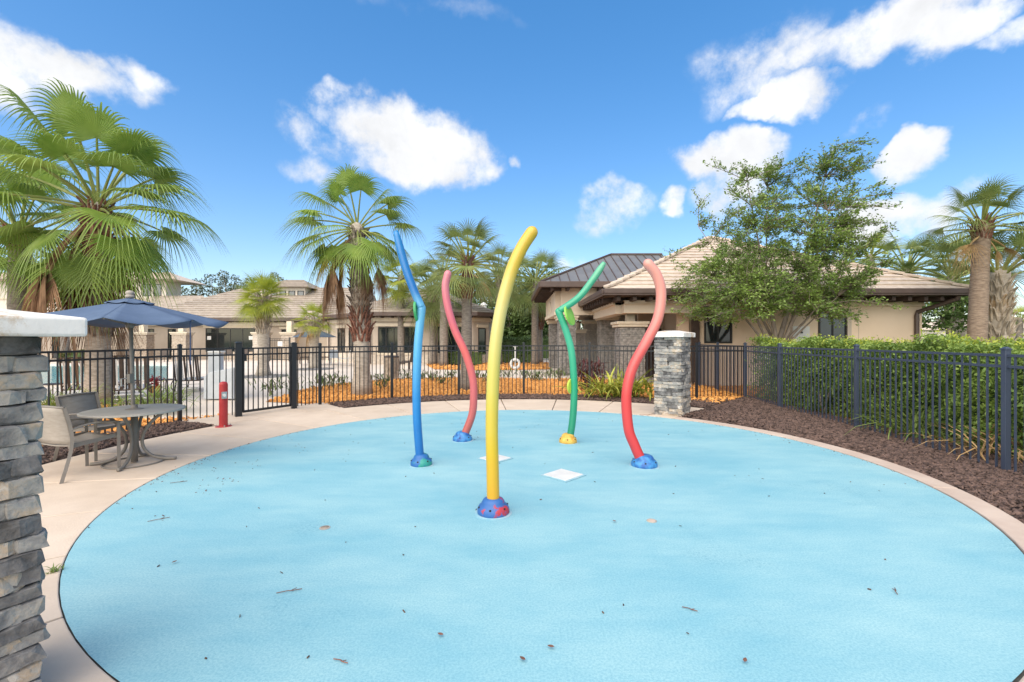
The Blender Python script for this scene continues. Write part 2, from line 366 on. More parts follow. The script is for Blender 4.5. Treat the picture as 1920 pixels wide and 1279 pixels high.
def pad_mat():
    mt = bpy.data.materials.new('splash_pad_coating'); mt.use_nodes = True; nt = mt.node_tree; N = nt.nodes; L = nt.links; b = N['Principled BSDF']
    b.inputs['Roughness'].default_value = .75; b.inputs['Specular IOR Level'].default_value = .3
    tc = N.new('ShaderNodeTexCoord')
    def noise(s, d, r=.6, st=None):
        n = N.new('ShaderNodeTexNoise'); n.inputs['Scale'].default_value = s; n.inputs['Detail'].default_value = d; n.inputs['Roughness'].default_value = r
        if st:
            mp = N.new('ShaderNodeMapping'); mp.inputs['Scale'].default_value = st; L.new(tc.outputs['Object'], mp.inputs[0]); L.new(mp.outputs[0], n.inputs['Vector'])
        else: L.new(tc.outputs['Object'], n.inputs['Vector'])
        return n.outputs['Fac']
    def ramp(f, a, ca, c, cb):
        r = N.new('ShaderNodeValToRGB'); r.color_ramp.elements[0].position = a; r.color_ramp.elements[1].position = c
        r.color_ramp.elements[0].color = (*ca, 1); r.color_ramp.elements[1].color = (*cb, 1); L.new(f, r.inputs[0]); return r.outputs[0]
    def mix(bt, f, a, c):
        m = N.new('ShaderNodeMix'); m.data_type = 'RGBA'; m.blend_type = bt
        if isinstance(f, float): m.inputs[0].default_value = f
        else: L.new(f, m.inputs[0])
        L.new(a, m.inputs[6])
        if isinstance(c, tuple): m.inputs[7].default_value = (*c, 1)
        else: L.new(c, m.inputs[7])
        return m.outputs[2]
    c = ramp(noise(.6, 7, .62, (1, 2.0, 1)), .36, (.215, .45, .535), .66, (.315, .53, .58))
    c = mix('MULTIPLY', 1.0, c, ramp(noise(2.3, 6, .7, (.6, 2.0, 1)), .3, (.87, .94, .97), .62, (1.03, 1.02, 1.01)))
    c = mix('MULTIPLY', 1.0, c, ramp(noise(75, 4, .8), .36, (.70, .82, .88), .60, (1.10, 1.06, 1.04)))
    # worn dark scuffs
    sc = N.new('ShaderNodeMath'); sc.operation = 'MULTIPLY'
    L.new(ramp(noise(.9, 5), .56, (0, 0, 0), .70, (1, 1, 1)), sc.inputs[0]); L.new(ramp(noise(42, 5, .85), .48, (0, 0, 0), .62, (.75, .75, .75)), sc.inputs[1])
    c = mix('MIX', sc.outputs[0], c, (.07, .25, .36))
    L.new(c, b.inputs['Base Color'])
    bp = N.new('ShaderNodeBump'); bp.inputs['Strength'].default_value = .35; bp.inputs['Distance'].default_value = .004
    L.new(noise(160, 4, .7), bp.inputs['Height']); L.new(bp.outputs[0], b.inputs['Normal'])
    return mt
M['pad'] = pad_mat()

def pole_mat(name, stops, wear):
    """paint bleached along the pole: stops by height, with fine scuffs"""
    mt = bpy.data.materials.new(name); mt.use_nodes = True; nt = mt.node_tree; N = nt.nodes; L = nt.links; b = N['Principled BSDF']
    b.inputs['Roughness'].default_value = .38; b.inputs['Coat Weight'].default_value = .25; b.inputs['Coat Roughness'].default_value = .25
    tc = N.new('ShaderNodeTexCoord'); sp = N.new('ShaderNodeSeparateXYZ'); L.new(tc.outputs['Object'], sp.inputs[0])
    n = N.new('ShaderNodeTexNoise'); n.inputs['Scale'].default_value = 3; n.inputs['Detail'].default_value = 6; L.new(tc.outputs['Object'], n.inputs['Vector'])
    a = N.new('ShaderNodeMath'); a.operation = 'MULTIPLY_ADD'; L.new(n.outputs['Fac'], a.inputs[0]); a.inputs[1].default_value = .5; a.inputs[2].default_value = -.25
    s2 = N.new('ShaderNodeMath'); L.new(sp.outputs[2], s2.inputs[0]); L.new(a.outputs[0], s2.inputs[1])
    d = N.new('ShaderNodeMath'); d.operation = 'DIVIDE'; L.new(s2.outputs[0], d.inputs[0]); d.inputs[1].default_value = 3.1
    r = N.new('ShaderNodeValToRGB'); els = r.color_ramp.elements; L.new(d.outputs[0], r.inputs[0])
    els[0].position = stops[0][0] / 3.1; els[0].color = (*stops[0][1], 1); els[1].position = stops[-1][0] / 3.1; els[1].color = (*stops[-1][1], 1)
    for z, c in stops[1:-1]: e = els.new(z / 3.1); e.color = (*c, 1)
    n3 = N.new('ShaderNodeTexNoise'); n3.inputs['Scale'].default_value = 22; n3.inputs['Detail'].default_value = 8; n3.inputs['Roughness'].default_value = .75; L.new(tc.outputs['Object'], n3.inputs['Vector'])
    r3 = N.new('ShaderNodeValToRGB'); r3.color_ramp.elements[0].position = .66; r3.color_ramp.elements[1].position = .72; L.new(n3.outputs['Fac'], r3.inputs[0])
    mx = N.new('ShaderNodeMix'); mx.data_type = 'RGBA'; L.new(r3.outputs[0], mx.inputs[0]); L.new(r.outputs[0], mx.inputs[6]); mx.inputs[7].default_value = (*wear, 1)
    L.new(mx.outputs[2], b.inputs['Base Color']); return mt

# ------------------------------------------------------------------ setting: ground sheets
C0 = Vector((.26, 6.22)); RP = 4.54
def polar(r, deg):  # degrees clockwise from straight ahead, about the pad centre
    return (C0.x + r * math.sin(R(deg)), C0.y + r * math.cos(R(deg)))
g = MB(); n = 64
g.add([(350 * math.cos(2 * math.pi * i / n), 350 * math.sin(2 * math.pi * i / n), -.09) for i in range(n)], [tuple(range(n))]); tag(g.build('ground', M['grass']), kind='structure')
deck = [polar(7.45, a) for a in range(-130, 46, 5)] + [(6.5, 13.2), (6.7, 16.6), (6.7, 40), (-60, 42), (-60, -6)]
sheet('pool_deck', deck, -.03, M['deck'])
pad = sheet('splash_pad', [polar(RP, a) for a in range(0, 360, 3)], 0, M['pad'])
sheet('joint_bed', [polar(RP + .6, a) for a in range(0, 360, 4)], -.015, M['joint'])
# walk slabs round the pad, each its own piece
walk = thing('walkway', (C0.x, C0.y, 0), None, None); walk['kind'] = 'structure'
step = 13.5; k0 = -5 - 12 * step
for k in range(16):
    a0 = k0 + k * step; a1 = a0 + step
    if a0 > 42: break
    if a1 > 42: a1 = 42.5
    gp = .02 / 5.4 * 57.3
    m_ = 6; aa = [a0 + gp / 2 + (a1 - a0 - gp) * i / m_ for i in range(m_ + 1)]
    outer = 6.42
    slab = MB().prism([polar(RP + .006, a) for a in aa] + [polar(outer, a) for a in reversed(aa)], -.08, .004).build('slab', M['concrete'], walk, bevel=.008)
    for p in slab.data.polygons: pass
curb = thing('curb', (C0.x, C0.y, 0), None, None); curb['kind'] = 'structure'
for a0, a1 in ((42.6, 72), (72, 104), (104, 134), (134, 162)):
    aa = [a0 + .08 + (a1 - a0 - .16) * i / 8 for i in range(9)]
    MB().prism([polar(RP + .015, a) for a in aa] + [polar(RP + .25, a) for a in reversed(aa)], -.08, .012).build('kerb_piece', M['curb'], curb, bevel=.012)
# a near strip of paving left and behind
sheet('paving', [(-8, -6), (-2, -6)] + [polar(6.4, a) for a in range(-172, -109, 4)][::1] + [(-8.5, 4.4)], -.012, M['concrete'])

def ring_bed(name, a0, a1, rin, rout, mt, zf, step=1.5, nr=10):
    vs, fs = [], []; A = np.arange(a0, a1 + .01, step)
    for a in A:
        ri, ro = rin(a), rout(a)
        for j in range(nr + 1):
            r_ = ri + (ro - ri) * j / nr; x, y = polar(r_, a); e = min(j / nr, 1 - j / nr) * 2
            vs.append((x, y, -.02 + min(1, e * 2.5) * zf * (.7 + .6 * rnd.random())))
    for i in range(len(A) - 1):
        for j in range(nr): q = i * (nr + 1) + j; fs.append((q, q + 1, q + nr + 2, q + nr + 1))
    o = MB().add(vs, fs).build(name, mt, smooth=True); o['kind'] = 'structure'
    if o.data.polygons[0].normal.z < 0: o.data.flip_normals()
    return o
def rout_right(a):
    s = math.sin(R(a)); c = math.cos(R(a)); X = 6.75 - C0.x
    r_ = X / max(s, .05)
    if c > 0: r_ = min(r_, (13.25 - C0.y) / c)
    return max(min(r_, 11), 4.9)
def rout_back(a): return 7.6 if a < 26 else max(7.6, min(6.95 / math.cos(R(a)), 6.5 / math.sin(R(a))))
ring_bed('brown_mulch_bed', -128, -66, lambda a: 6.40, lambda a: 7.6, M['mulch'], .03)
ring_bed('brown_mulch_bed', -42, 42.5, lambda a: 6.40, rout_back, M['mulch'], .03)
for a0, a1 in ((-66.2, -57), (-57, -49), (-49, -41.5)):
    aa = [a0 + .06 + (a1 - a0 - .12) * i / 4 for i in range(5)]
    MB().prism([polar(6.44, a) for a in aa] + [polar(7.75, a) for a in reversed(aa)], -.08, .003).build('slab', M['concrete'], walk, bevel=.008)
ring_bed('brown_mulch_bed', 42.6, 160, lambda a: RP + .24, rout_right, M['mulch'], .045, nr=22)

def chips(name, mt, pts, size, seed, kind='stuff', flat=.35):
    rng = np.random.default_rng(seed); P = np.array(pts); n = len(P)
    th = rng.uniform(0, 6.283, n); L_ = size * rng.uniform(.6, 1.7, n); Wd = size * rng.uniform(.25, .5, n); T = size * flat * rng.uniform(.5, 1.2, n)
    tilt = rng.normal(0, .35, n); tl2 = rng.normal(0, .35, n)
    base = np.array([(-1, -1, -1), (1, -1, -1), (1, 1, -1), (-1, 1, -1), (-.8, -.7, 1), (.7, -.8, 1), (.8, .6, 1), (-.6, .8, 1)]) * .5
    X = base[None, :, 0] * L_[:, None]; Y = base[None, :, 1] * Wd[:, None]; Z = base[None, :, 2] * T[:, None] + X * tilt[:, None] + Y * tl2[:, None]
    c, s = np.cos(th)[:, None], np.sin(th)[:, None]
    V = np.stack([X * c - Y * s + P[:, 0:1], X * s + Y * c + P[:, 1:2], Z + P[:, 2:3]], -1).reshape(-1, 3)
    f = np.array([(4, 5, 6, 7), (0, 1, 5, 4), (1, 2, 6, 5), (2, 3, 7, 6), (3, 0, 4, 7)]); F = (np.arange(n)[:, None, None] * 8 + f[None]).reshape(-1, 4)
    o = link(name, np_mesh(name, V, F, mt)); o['kind'] = kind; return o
pts = []
for _ in range(38000):
    a = rnd.uniform(43, 159); ri = RP + .27; ro = rout_right(a); r_ = math.sqrt(rnd.uniform(ri * ri, ro * ro)); x, y = polar(r_, a)
    if y < -.6: continue
    e = min((r_ - ri), .25) / .25; pts.append((x, y, -.012 + .045 * e + rnd.uniform(0, .018)))
chips('brown_mulch', M['chip'], pts, .043, 1)
pts = []
for _ in range(9000):
    a = rnd.uniform(-100, 42)
    if -66.5 < a < -41.5: continue
    r_ = math.sqrt(rnd.uniform(6.47 ** 2, 7.55 ** 2)); x, y = polar(r_, a); pts.append((x, y, .012 + rnd.uniform(0, .02)))
chips('brown_mulch', M['chip'], pts, .05, 2)

# orange bark beds beyond the fence
def gpoly(l): return [(G(u, v).x, G(u, v).y) for u, v in l]
bed1 = gpoly([(498, 752), (530, 741), (575, 728), (640, 719), (700, 714), (760, 709), (860, 708), (960, 709), (1040, 711), (1085, 708), (1120, 709)]) + [(4.6, 17.6), (6.7, 16.9), (6.68, 13.15)] + [polar(7.52, a) for a in range(42, -44, -4)]
bed2 = [polar(7.5, a) for a in range(-92, -57, 3)] + [(-7.6, 9.6), (-8.6, 10.2), (-9.2, 11.0), (-10.2, 11.8), (-11.6, 12.0), (-12.8, 11), (-12, 8), (-10, 6)]
bed3 = gpoly([(800, 684), (815, 692), (900, 694), (1030, 692), (1045, 680)]) + [(3.5, 33), (-6, 33)]
bed4 = [(6.75, 3), (9.4, 3), (9.4, 16.5), (6.75, 16.5)]
for i, (bd, dn, sz) in enumerate(((bed1, 9000, .07), (bed2, 2500, .06), (bed3, 900, .15), (bed4, 1500, .07))):
    sheet('orange_mulch_bed', bd, -.018 + .001 * i, M['straw'])
    xs = [p[0] for p in bd]; ys = [p[1] for p in bd]; pts = []
    while len(pts) < dn:
        x = rnd.uniform(min(xs), max(xs)); y = rnd.uniform(min(ys), max(ys))
        if in_poly(x, y, bd): pts.append((x, y, -.005 + rnd.uniform(0, .035)))
    chips('orange_mulch', M['needle'], pts, sz, 20 + i)

# pool
pool = gpoly([(322, 684.5), (322, 712), (75, 724)]) + [(-34, 14), (-40, 29)]
sheet('pool_water', pool, -.012, M['water'])
pc = thing('pool_coping', (pool[0][0], pool[0][1], 0), None, None); pc['kind'] = 'structure'
for i in range(3): MB().beam((*pool[i], .0), (*pool[i + 1], .0), .32, .07).build('coping_stone', M['pale'], pc)
MB().beam((*pool[4], .0), (*pool[0], .0), .32, .07).build('coping_stone', M['pale'], pc)

# ------------------------------------------------------------------ stone pillars
def stone_meshes(mt, n=8):
    import bmesh
    out = []
    for i in range(n):
        bm = bmesh.new(); bmesh.ops.create_cube(bm, size=1)
        bmesh.ops.subdivide_edges(bm, edges=[e for e in bm.edges if abs((e.verts[0].co - e.verts[1].co).x) > .5], cuts=2)
        bmesh.ops.bevel(bm, geom=[e for e in bm.edges if e.is_manifold and e.calc_face_angle(0) > .5], offset=.09, segments=1, affect='EDGES')
        for v in bm.verts: v.co += Vector((rnd.uniform(-.035, .035), rnd.uniform(-.10, .10), rnd.uniform(-.06, .06)))
        me = bpy.data.meshes.new('stone'); bm.to_mesh(me); bm.free(); me.materials.append(mt); out.append(me)
    return out
STONES = stone_meshes(M['stone'])
def stone_pillar(corner_dir, ctr, w, ztop, label, ch=(.065, .105), captop=1.775, over=.15, full=True):
    """ctr: plan centre; corner_dir: angle of the first face normal"""
    t = thing('stone_pillar', (ctr[0], ctr[1], 0), label, 'pillar', 'stone pillars beside the splash pad')
    MB().box((ctr[0], ctr[1], ztop / 2), (w - .09, w - .09, ztop), corner_dir).build('core', M['mortar'], t)
    z = .0; k = 0
    while z < ztop - .02:
        h = min(rnd.uniform(*ch), ztop - z)
        if ztop - z - h < .04: h = ztop - z
        for f in range(4):
            ang = corner_dir + f * math.pi / 2; nx, ny = math.cos(ang), math.sin(ang); tx, ty = -ny, nx
            long = (f + k) % 2 == 0; ln = w if long else w - .12
            cuts = [0] + sorted(rnd.uniform(.25, .75) for _ in range(rnd.choice((1, 1, 2)))) + [1]
            for a, b in zip(cuts[:-1], cuts[1:]):
                if b - a < .12: continue
                mid = (a + b) / 2 - .5; d = w / 2 - .05 + rnd.uniform(-.012, .016)
                link('stone', rnd.choice(STONES), t, (ctr[0] + nx * d + tx * mid * ln, ctr[1] + ny * d + ty * mid * ln, z + h / 2), (rnd.uniform(-.03, .03), rnd.uniform(-.03, .03), ang + math.pi / 2), ((b - a) * ln + .01, .12, h * .99))
        z += h; k += 1
    cw = w + 2 * over; cz = (ztop + captop) / 2
    cm = MB().box((ctr[0], ctr[1], cz), (cw, cw, captop - ztop), corner_dir)
    cm.box((ctr[0], ctr[1], captop + .022), (cw - .02, cw - .02, .045), corner_dir, taper=.35)
    cm.build('cap', M['cap'], t, bevel=.012)
    return t
dpad = Vector((.49, .87)).normalized(); side = Vector((dpad.y, -dpad.x))
cn = Vector((-2.10, 2.06)) - dpad * .30 - side * .30
stone_pillar(math.atan2(dpad.y, dpad.x), cn, .60, 1.662, 'tall grey ledge stone pillar with wide white cap, nearest, at left edge', (.055, .09), 1.748, .122)
fc = Vector((3.36, 9.95)); fd = Vector((-.64, -.77)).normalized(); fctr = fc - fd * .27
stone_pillar(math.atan2(fd.y, fd.x), fctr, .58, 1.69, 'grey stacked stone pillar with white cap at the far right rim of the blue pad', (.05, .08), 1.79, .085)

# ------------------------------------------------------------------ spray poles
def spray_pole(label, base_uv, pix, rad, pm, base_m, name='spray_pole', elbow=None, dz=.1):
    b = G(*base_uv); Y = b.y
    t = thing(name, (b.x, b.y, 0), label, 'spray pole', 'curved spray poles on the splash pad')
    pts = [Wp(640 + x / 2.2047, 420 + y / 2.2047, Y) for x, y in pix]
    if elbow is None:
        path = catmull(pts[::-1], 7); MB().tube(path, rad, 20, rounded=True).build('pole', pm, t, smooth=True)
    else:
        lo = catmull(pts[elbow:][::-1], 7); up = catmull(pts[:elbow + 1][::-1], 7)
        MB().tube(lo, rad, 20, rounded=True).build('pole', pm, t, smooth=True)
        MB().tube(up, [rad * .98] * (len(up) - 4) + [rad * .95, rad * .88, rad * .75, rad * .6], 20).build('upper_pole', pm, t, smooth=True)
    foot = pts[-1]; bx, by = b.x, b.y
    prof = [(rad * 2.5, 0), (rad * 2.55, .02), (rad * 2.5, .05), (rad * 2.25, .078), (rad * 1.85, .088), (rad * 1.8, .112), (rad * 1.55, .135), (rad * 1.12, .148)]
    c = MB().lathe(prof, (bx, by, 0), 28); o = c.build('base', base_m, t, smooth=True)
    for a in range(0, 360, 60):
        q = (bx + rad * 2.3 * math.cos(R(a + 20)), by + rad * 2.3 * math.sin(R(a + 20)), .076)
        MB().lathe([(.011, -.012), (.011, .0), (.006, .002)], q, 8).build('bolt', M['dark'], o)
    MB().lathe([(rad * 2.95, -.004), (rad * 2.95, .004), (rad * 2.5, .008)], (bx, by, 0), 28).build('sealant_ring', M['sealant'], t)
    return t, Y
M['sealant'] = mat('sealant', (.20, .42, .52), (.34, .50, .56), .7, 9, 6)
M['base_blue'] = mat('blue_base_paint', (.02, .10, .34), (.05, .24, .52), .5, 12, 8, contrast=(.4, .6))
M['base_multi'] = mat('blue_red_base_paint', (.03, .12, .36), (.42, .035, .05), .5, 7, 5, contrast=(.52, .58))
M['base_yel'] = mat('yellow_base_paint', (.55, .26, .03), (.66, .47, .10), .5, 18, 6)
M['base_teal'] = mat('teal_base_paint', (.02, .12, .36), (.03, .28, .24), .5, 6, 5, contrast=(.5, .56))
pm_y = pole_mat('yellow_pole_paint', [(.1, (.62, .33, .015)), (.6, (.60, .42, .02)), (1.2, (.56, .50, .10)), (1.9, (.60, .54, .20)), (2.3, (.60, .44, .06)), (2.7, (.58, .40, .04))], (.62, .58, .36))
pm_b = pole_mat('blue_pole_paint', [(.1, (.008, .12, .40)), (.8, (.012, .20, .52)), (1.5, (.08, .36, .64)), (2.0, (.12, .40, .62)), (2.3, (.008, .14, .42)), (3, (.012, .19, .48))], (.25, .45, .66))
pm_r = pole_mat('red_pole_paint', [(.1, (.56, .04, .045)), (.9, (.60, .055, .055)), (1.5, (.64, .10, .095)), (2.0, (.66, .24, .20)), (2.6, (.66, .30, .25))], (.62, .35, .32))
pm_p = pole_mat('faded_red_pole_paint', [(.1, (.42, .10, .08)), (.9, (.54, .12, .13)), (1.5, (.64, .12, .11)), (2.0, (.56, .12, .16)), (2.7, (.58, .19, .23))], (.55, .38, .36))
pm_g = pole_mat('green_pole_paint', [(.1, (.015, .22, .12)), (1.0, (.02, .32, .17)), (1.6, (.05, .40, .24)), (2.2, (.03, .33, .19)), (2.8, (.12, .42, .26))], (.25, .5, .36))
spray_pole('tall yellow curved pole on a chipped blue and red base, nearest of the spray poles', (925, 962), [(787, 35), (745, 100), (705, 190), (668, 320), (645, 440), (632, 560), (625, 700), (622, 850), (625, 1000), (628, 1160)], .060, pm_y, M['base_multi'])
tb, Yb = spray_pole('blue spray pole bent at an elbow, leaning left, left of the yellow pole', (790, 872), [(225, 30), (262, 170), (300, 275), (332, 348), (324, 420), (316, 520), (311, 680), (314, 820), (328, 1000)], .055, pm_b, M['base_teal'], elbow=3)
spray_pole('faded red wavy spray pole behind, between the blue and yellow poles', (867, 826), [(440, 207), (430, 260), (440, 340), (470, 440), (515, 540), (543, 640), (547, 720), (540, 790), (510, 870), (500, 890)], .062, pm_p, M['base_blue'])
tg, Yg = spray_pole('green spray pole with sharp elbow and lime discs on a yellow base', (1065, 830), [(1087, 160), (1040, 230), (980, 305), (898, 362), (925, 430), (950, 520), (960, 620), (962, 720), (955, 820), (942, 900)], .056, pm_g, M['base_yel'], elbow=3)
spray_pole('bright red S-shaped spray pole with pink faded top, rightmost of the five', (1208, 874), [(1268, 165), (1305, 215), (1322, 290), (1308, 390), (1265, 480), (1210, 580), (1185, 660), (1178, 740), (1188, 850), (1210, 910), (1243, 985)], .066, pm_r, M['base_blue'])
M['lime'] = mat('lime_disc', (.20, .50, .06), (.28, .60, .10), .45, 5); M['limey'] = mat('yellow_green_ring', (.36, .52, .05), (.46, .58, .08), .45, 5); M['dgreen'] = mat('dark_green_disc', (.02, .26, .09), (.05, .34, .12), .45, 5)
def disc_part(parent, c, r_, nrm, th, m_, name, hole=0):
    nrm = Vector(nrm).normalized(); a = nrm.cross(Vector((0, 0, 1))).normalized(); b = nrm.cross(a); n = 28; mb = MB(); vs = []
    for s_ in (-1, 1):
        for k in range(n): t = 2 * math.pi * k / n; vs.append(Vector(c) + nrm * th / 2 * s_ + (a * math.cos(t) + b * math.sin(t)) * r_)
    if hole:
        for s_ in (-1, 1):
            for k in range(n): t = 2 * math.pi * k / n; vs.append(Vector(c) + nrm * th / 2 * s_ + (a * math.cos(t) + b * math.sin(t)) * hole)
        fs = []
        for k in range(n):
            j = (k + 1) % n; fs += [(k, j, n + j, n + k), (2 * n + k, 3 * n + k, 3 * n + j, 2 * n + j), (k, 2 * n + k, 2 * n + j, j), (n + k, n + j, 3 * n + j, 3 * n + k)]
    else: fs = [tuple(range(n - 1, -1, -1)), tuple(range(n, 2 * n))] + [(k, (k + 1) % n, n + (k + 1) % n, n + k) for k in range(n)]
    mb.add(vs, fs); return mb.build(name, m_, parent)
disc_part(tg, Wp(1068, 591, Yg + .02), .17, (.886, -.46, .3), .03, M['lime'], 'disc')
disc_part(tg, Wp(1073.5, 724, Yg + .03), .13, (.72, -.69, 0), .03, M['limey'], 'ring', .06)
disc_part(tb, Wp(783, 585, Yb + .05), .155, (1, -.05, .12), .03, M['dgreen'], 'disc')

# drain covers and floor jets
def square_cover(corners, label):
    P = [G(*c) for c in corners]; c = sum(P, Vector()) / 4; t = thing('drain_cover', (c.x, c.y, 0), label, 'drain cover', 'white square drain covers')
    ax = (P[2] - P[0]).normalized(); sz = ((P[2] - P[0]).length + (P[3] - P[1]).length) / 2 / math.sqrt(2); rz = math.atan2(ax.y, ax.x) + R(45)
    MB().box((c.x, c.y, .006), (sz + .05, sz + .05, .008), rz).build('frame', M['sealant'], t)
    for i in range(9):
        o = (i - 4) * sz / 9; MB().box((c.x - math.sin(rz) * o, c.y + math.cos(rz) * o, .0135), (sz, sz / 9 * .9, .008), rz).build('slat', M['white'], t)
square_cover([(1019, 892.6), (1055, 880.5), (1091.6, 892.6), (1060, 903)], 'white square drain cover lying open to view on the blue pad')
square_cover([(898, 861), (928, 853), (957, 860.5), (930, 868)], 'white square drain cover half hidden behind the yellow pole')
for (u, v), l in (((609, 990), 'small round floor jet left of the yellow pole base'), ((1222, 977), 'small rusty round floor jet right of the yellow pole base')):
    p = G(u, v); t = thing('floor_jet', (p.x, p.y, 0), l, 'floor jet', 'round floor jets')
    MB().lathe([(.046, .001), (.044, .005), (.034, .006)], p, 24).build('ring', M['stonef'], t)
    MB().lathe([(.033, .002), (.033, .008), (.014, .009)], p, 20).build('nozzle', M['curb'] if u > 1000 else M['bootd'], t)

# ------------------------------------------------------------------ fences
PICK = {}
def picket(parent, x, y, z0, z1, m_, rz, s=.018, name='picket'):
    key = (m_.name, round(s, 3))
    if key not in PICK: PICK[key] = MB().box((0, 0, .5), (s, s, 1)).mesh('picket', m_)
    link(name, PICK[key], parent, (x, y, z0), (0, 0, rz), (1, 1, z1 - z0))
FH = 1.47
def bay(parent, p, q, m_, sp=.118, h=FH, zb=.04, bottom=False, skip=0):
    p = Vector(p); q = Vector(q); d = (q - p); L_ = d.length; rz = math.atan2(d.y, d.x); d.normalize()
    for z in (h - .02, h - .155) + ((.10,) if bottom else ()):
        MB().beam((p.x, p.y, z), (q.x, q.y, z), .028, .034).build('rail', m_, parent)
    n = max(1, round(L_ / sp)); 
    for i in range(1, n): 
        c = p + d * (L_ * i / n); picket(parent, c.x, c.y, zb, h - .02, m_, rz)
def post(parent, p, m_, rz, s=.065, h=FH + .05, name='post'):
    mb = MB().box((p[0], p[1], h / 2 - .02), (s, s, h + .04), rz); o = mb.build(name, m_, parent, bevel=.004)
    MB().box((p[0], p[1], h + .008), (s + .012, s + .012, .016), rz).box((p[0], p[1], h + .026), (s + .004, s + .004, .02), rz, taper=.4).build('post_cap', m_, o)
def fence(name, pts, label, m_, posts=None, **k):
    t = thing(name, (*pts[0], 0), label, 'fence', 'black picket fences')
    for i in range(len(pts) - 1): bay(t, pts[i], pts[i + 1], m_, **k)
    for i, p in enumerate(pts):
        if posts is None or i in posts:
            a = pts[max(i - 1, 0)]; b = pts[min(i + 1, len(pts) - 1)]; post(t, p, m_, math.atan2(b[1] - a[1], b[0] - a[0]))
    return t
FR = 7.46
gateA = (G(447, 781).x, G(447, 781).y); gateB = (G(551, 766).x, G(551, 766).y)
pL = (G(337, 792).x, G(337, 792).y)
fence('fence', [polar(FR, -104), polar(FR, -88), polar(FR, -75), pL, gateA], 'black picket fence behind the patio table, left of the gate', M['iron'], posts=(0, 1, 3))
angB = math.degrees(math.atan2(gateB[0] - C0.x, gateB[1] - C0.y))
bpts = [gateB, (G(600, 758.5).x, G(600, 758.5).y)]
aB = math.degrees(math.atan2(bpts[1][0] - C0.x, bpts[1][1] - C0.y)); na = 5
for i in range(1, na + 1): bpts.append(polar(FR + .05 * i, aB + (30 - aB) * i / na))
bpts += [(5.2, 13.0), (6.62, 13.1)]
fence('fence', bpts, 'black picket fence curving along the back of the splash pad', M['iron'], posts=range(1, 8), sp=.112)
fence('fence', [(5.72, 2.9), (6.06, 5.66), (6.31, 8.45), (6.37, 10.98), (6.62, 13.1), (6.64, 14.9), (6.66, 16.4)], 'black picket fence running along the green hedge on the right', M['iron_lit'], sp=.12)
# gate
gt = thing('gate', (*gateA, 0), 'black picket gate between two thick square posts', 'gate')
post(gt, gateA, M['iron'], R(40), .125, FH + .09, 'gate_post'); post(gt, gateB, M['iron'], R(40), .115, FH + .07, 'gate_post')
ga = Vector(gateA); gb = Vector(gateB); gd = (gb - ga).normalized(); p0 = ga + gd * .10; p1 = gb - gd * .09
bay(gt, p0, p1, M['iron'], sp=.112, zb=.08)
for z in (.09, ): MB().beam((p0.x, p0.y, z), (p1.x, p1.y, z), .04, .05).build('bottom_rail', M['iron'], gt)
for p in (p0, p1): MB().box((p.x, p.y, .77), (.04, .04, 1.40), math.atan2(gd.y, gd.x)).build('stile', M['iron'], gt)
for z in (.35, 1.2): 
    q = gb - gd * .07; MB().lathe([(.025, -.07), (.025, .07)], (q.x - .02, q.y - .03, z), 10).build('hinge', M['iron'], gt)
q = p0 + gd * .02; MB().box((q.x + .02, q.y - .03, 1.25), (.09, .05, .14), math.atan2(gd.y, gd.x)).build('latch', M['iron'], gt)

# ------------------------------------------------------------------ red bollard
b = G(419, 800); t = thing('bollard', (b.x, b.y, 0), 'red activation bollard with a metal push button beside the gate', 'bollard')
MB().lathe([(.072, 0), (.072, .80), (.06, .835), (.02, .85)], b, 24).build('body', M['red'], t, smooth=False, bevel=0)
MB().lathe([(.14, -.004), (.14, .012), (.09, .02)], b, 24).build('flange', M['red'], t)
for a in (40, 130, 220, 310): MB().lathe([(.012, 0), (.012, .03)], (b.x + .115 * math.cos(R(a)), b.y + .115 * math.sin(R(a)), .012), 8).build('bolt', M['steel'], t)
pl = MB().box((b.x + .055, b.y - .065, .60), (.09, .03, .13), R(40)).build('button_plate', M['steel'], t, bevel=.005)
MB().tube([(b.x + .06, b.y - .072, .60), (b.x + .08, b.y - .098, .60)], .028, 14).build('button', M['white'], pl)

# ------------------------------------------------------------------ patio set
TX, TY = G(252, 868).x, G(252, 868).y
t = thing('patio_table', (TX, TY, 0), 'round grey patio table with curved legs under the blue umbrella', 'table')
MB().lathe([(.54, .685), (.56, .69), (.56, .708), (.545, .716), (.02, .718)], (TX, TY, 0), 48).build('table_top', M['tabletop'], t)
MB().tube([(TX, TY, .02), (TX, TY, .69)], .04, 14).build('column', M['slingr'], t, smooth=True)
for k in range(4):
    a = R(20 + 90 * k); ca, sa = math.cos(a), math.sin(a)
    prof = [(.40, .685), (.31, .65), (.20, .55), (.115, .42), (.085, .30), (.11, .18), (.20, .08), (.34, .035), (.47, .025)]
    MB().tube(catmull([(TX + r_ * ca, TY + r_ * sa, z) for r_, z in prof], 4), .021, 8).build('leg', M['slingr'], t, smooth=True)
n = 40; vs = [(TX + .33 * math.cos(2 * math.pi * i / n), TY + .33 * math.sin(2 * math.pi * i / n), .016) for i in range(n + 1)]
MB().tube(vs, .011, 6, cap=False).build('foot_ring', M['slingr'], t)
MB().lathe([(.10, .718), (.10, .722), (.035, .735), (.035, .78)], (TX, TY, 0), 20).build('pole_collar', M['slingr'], t)

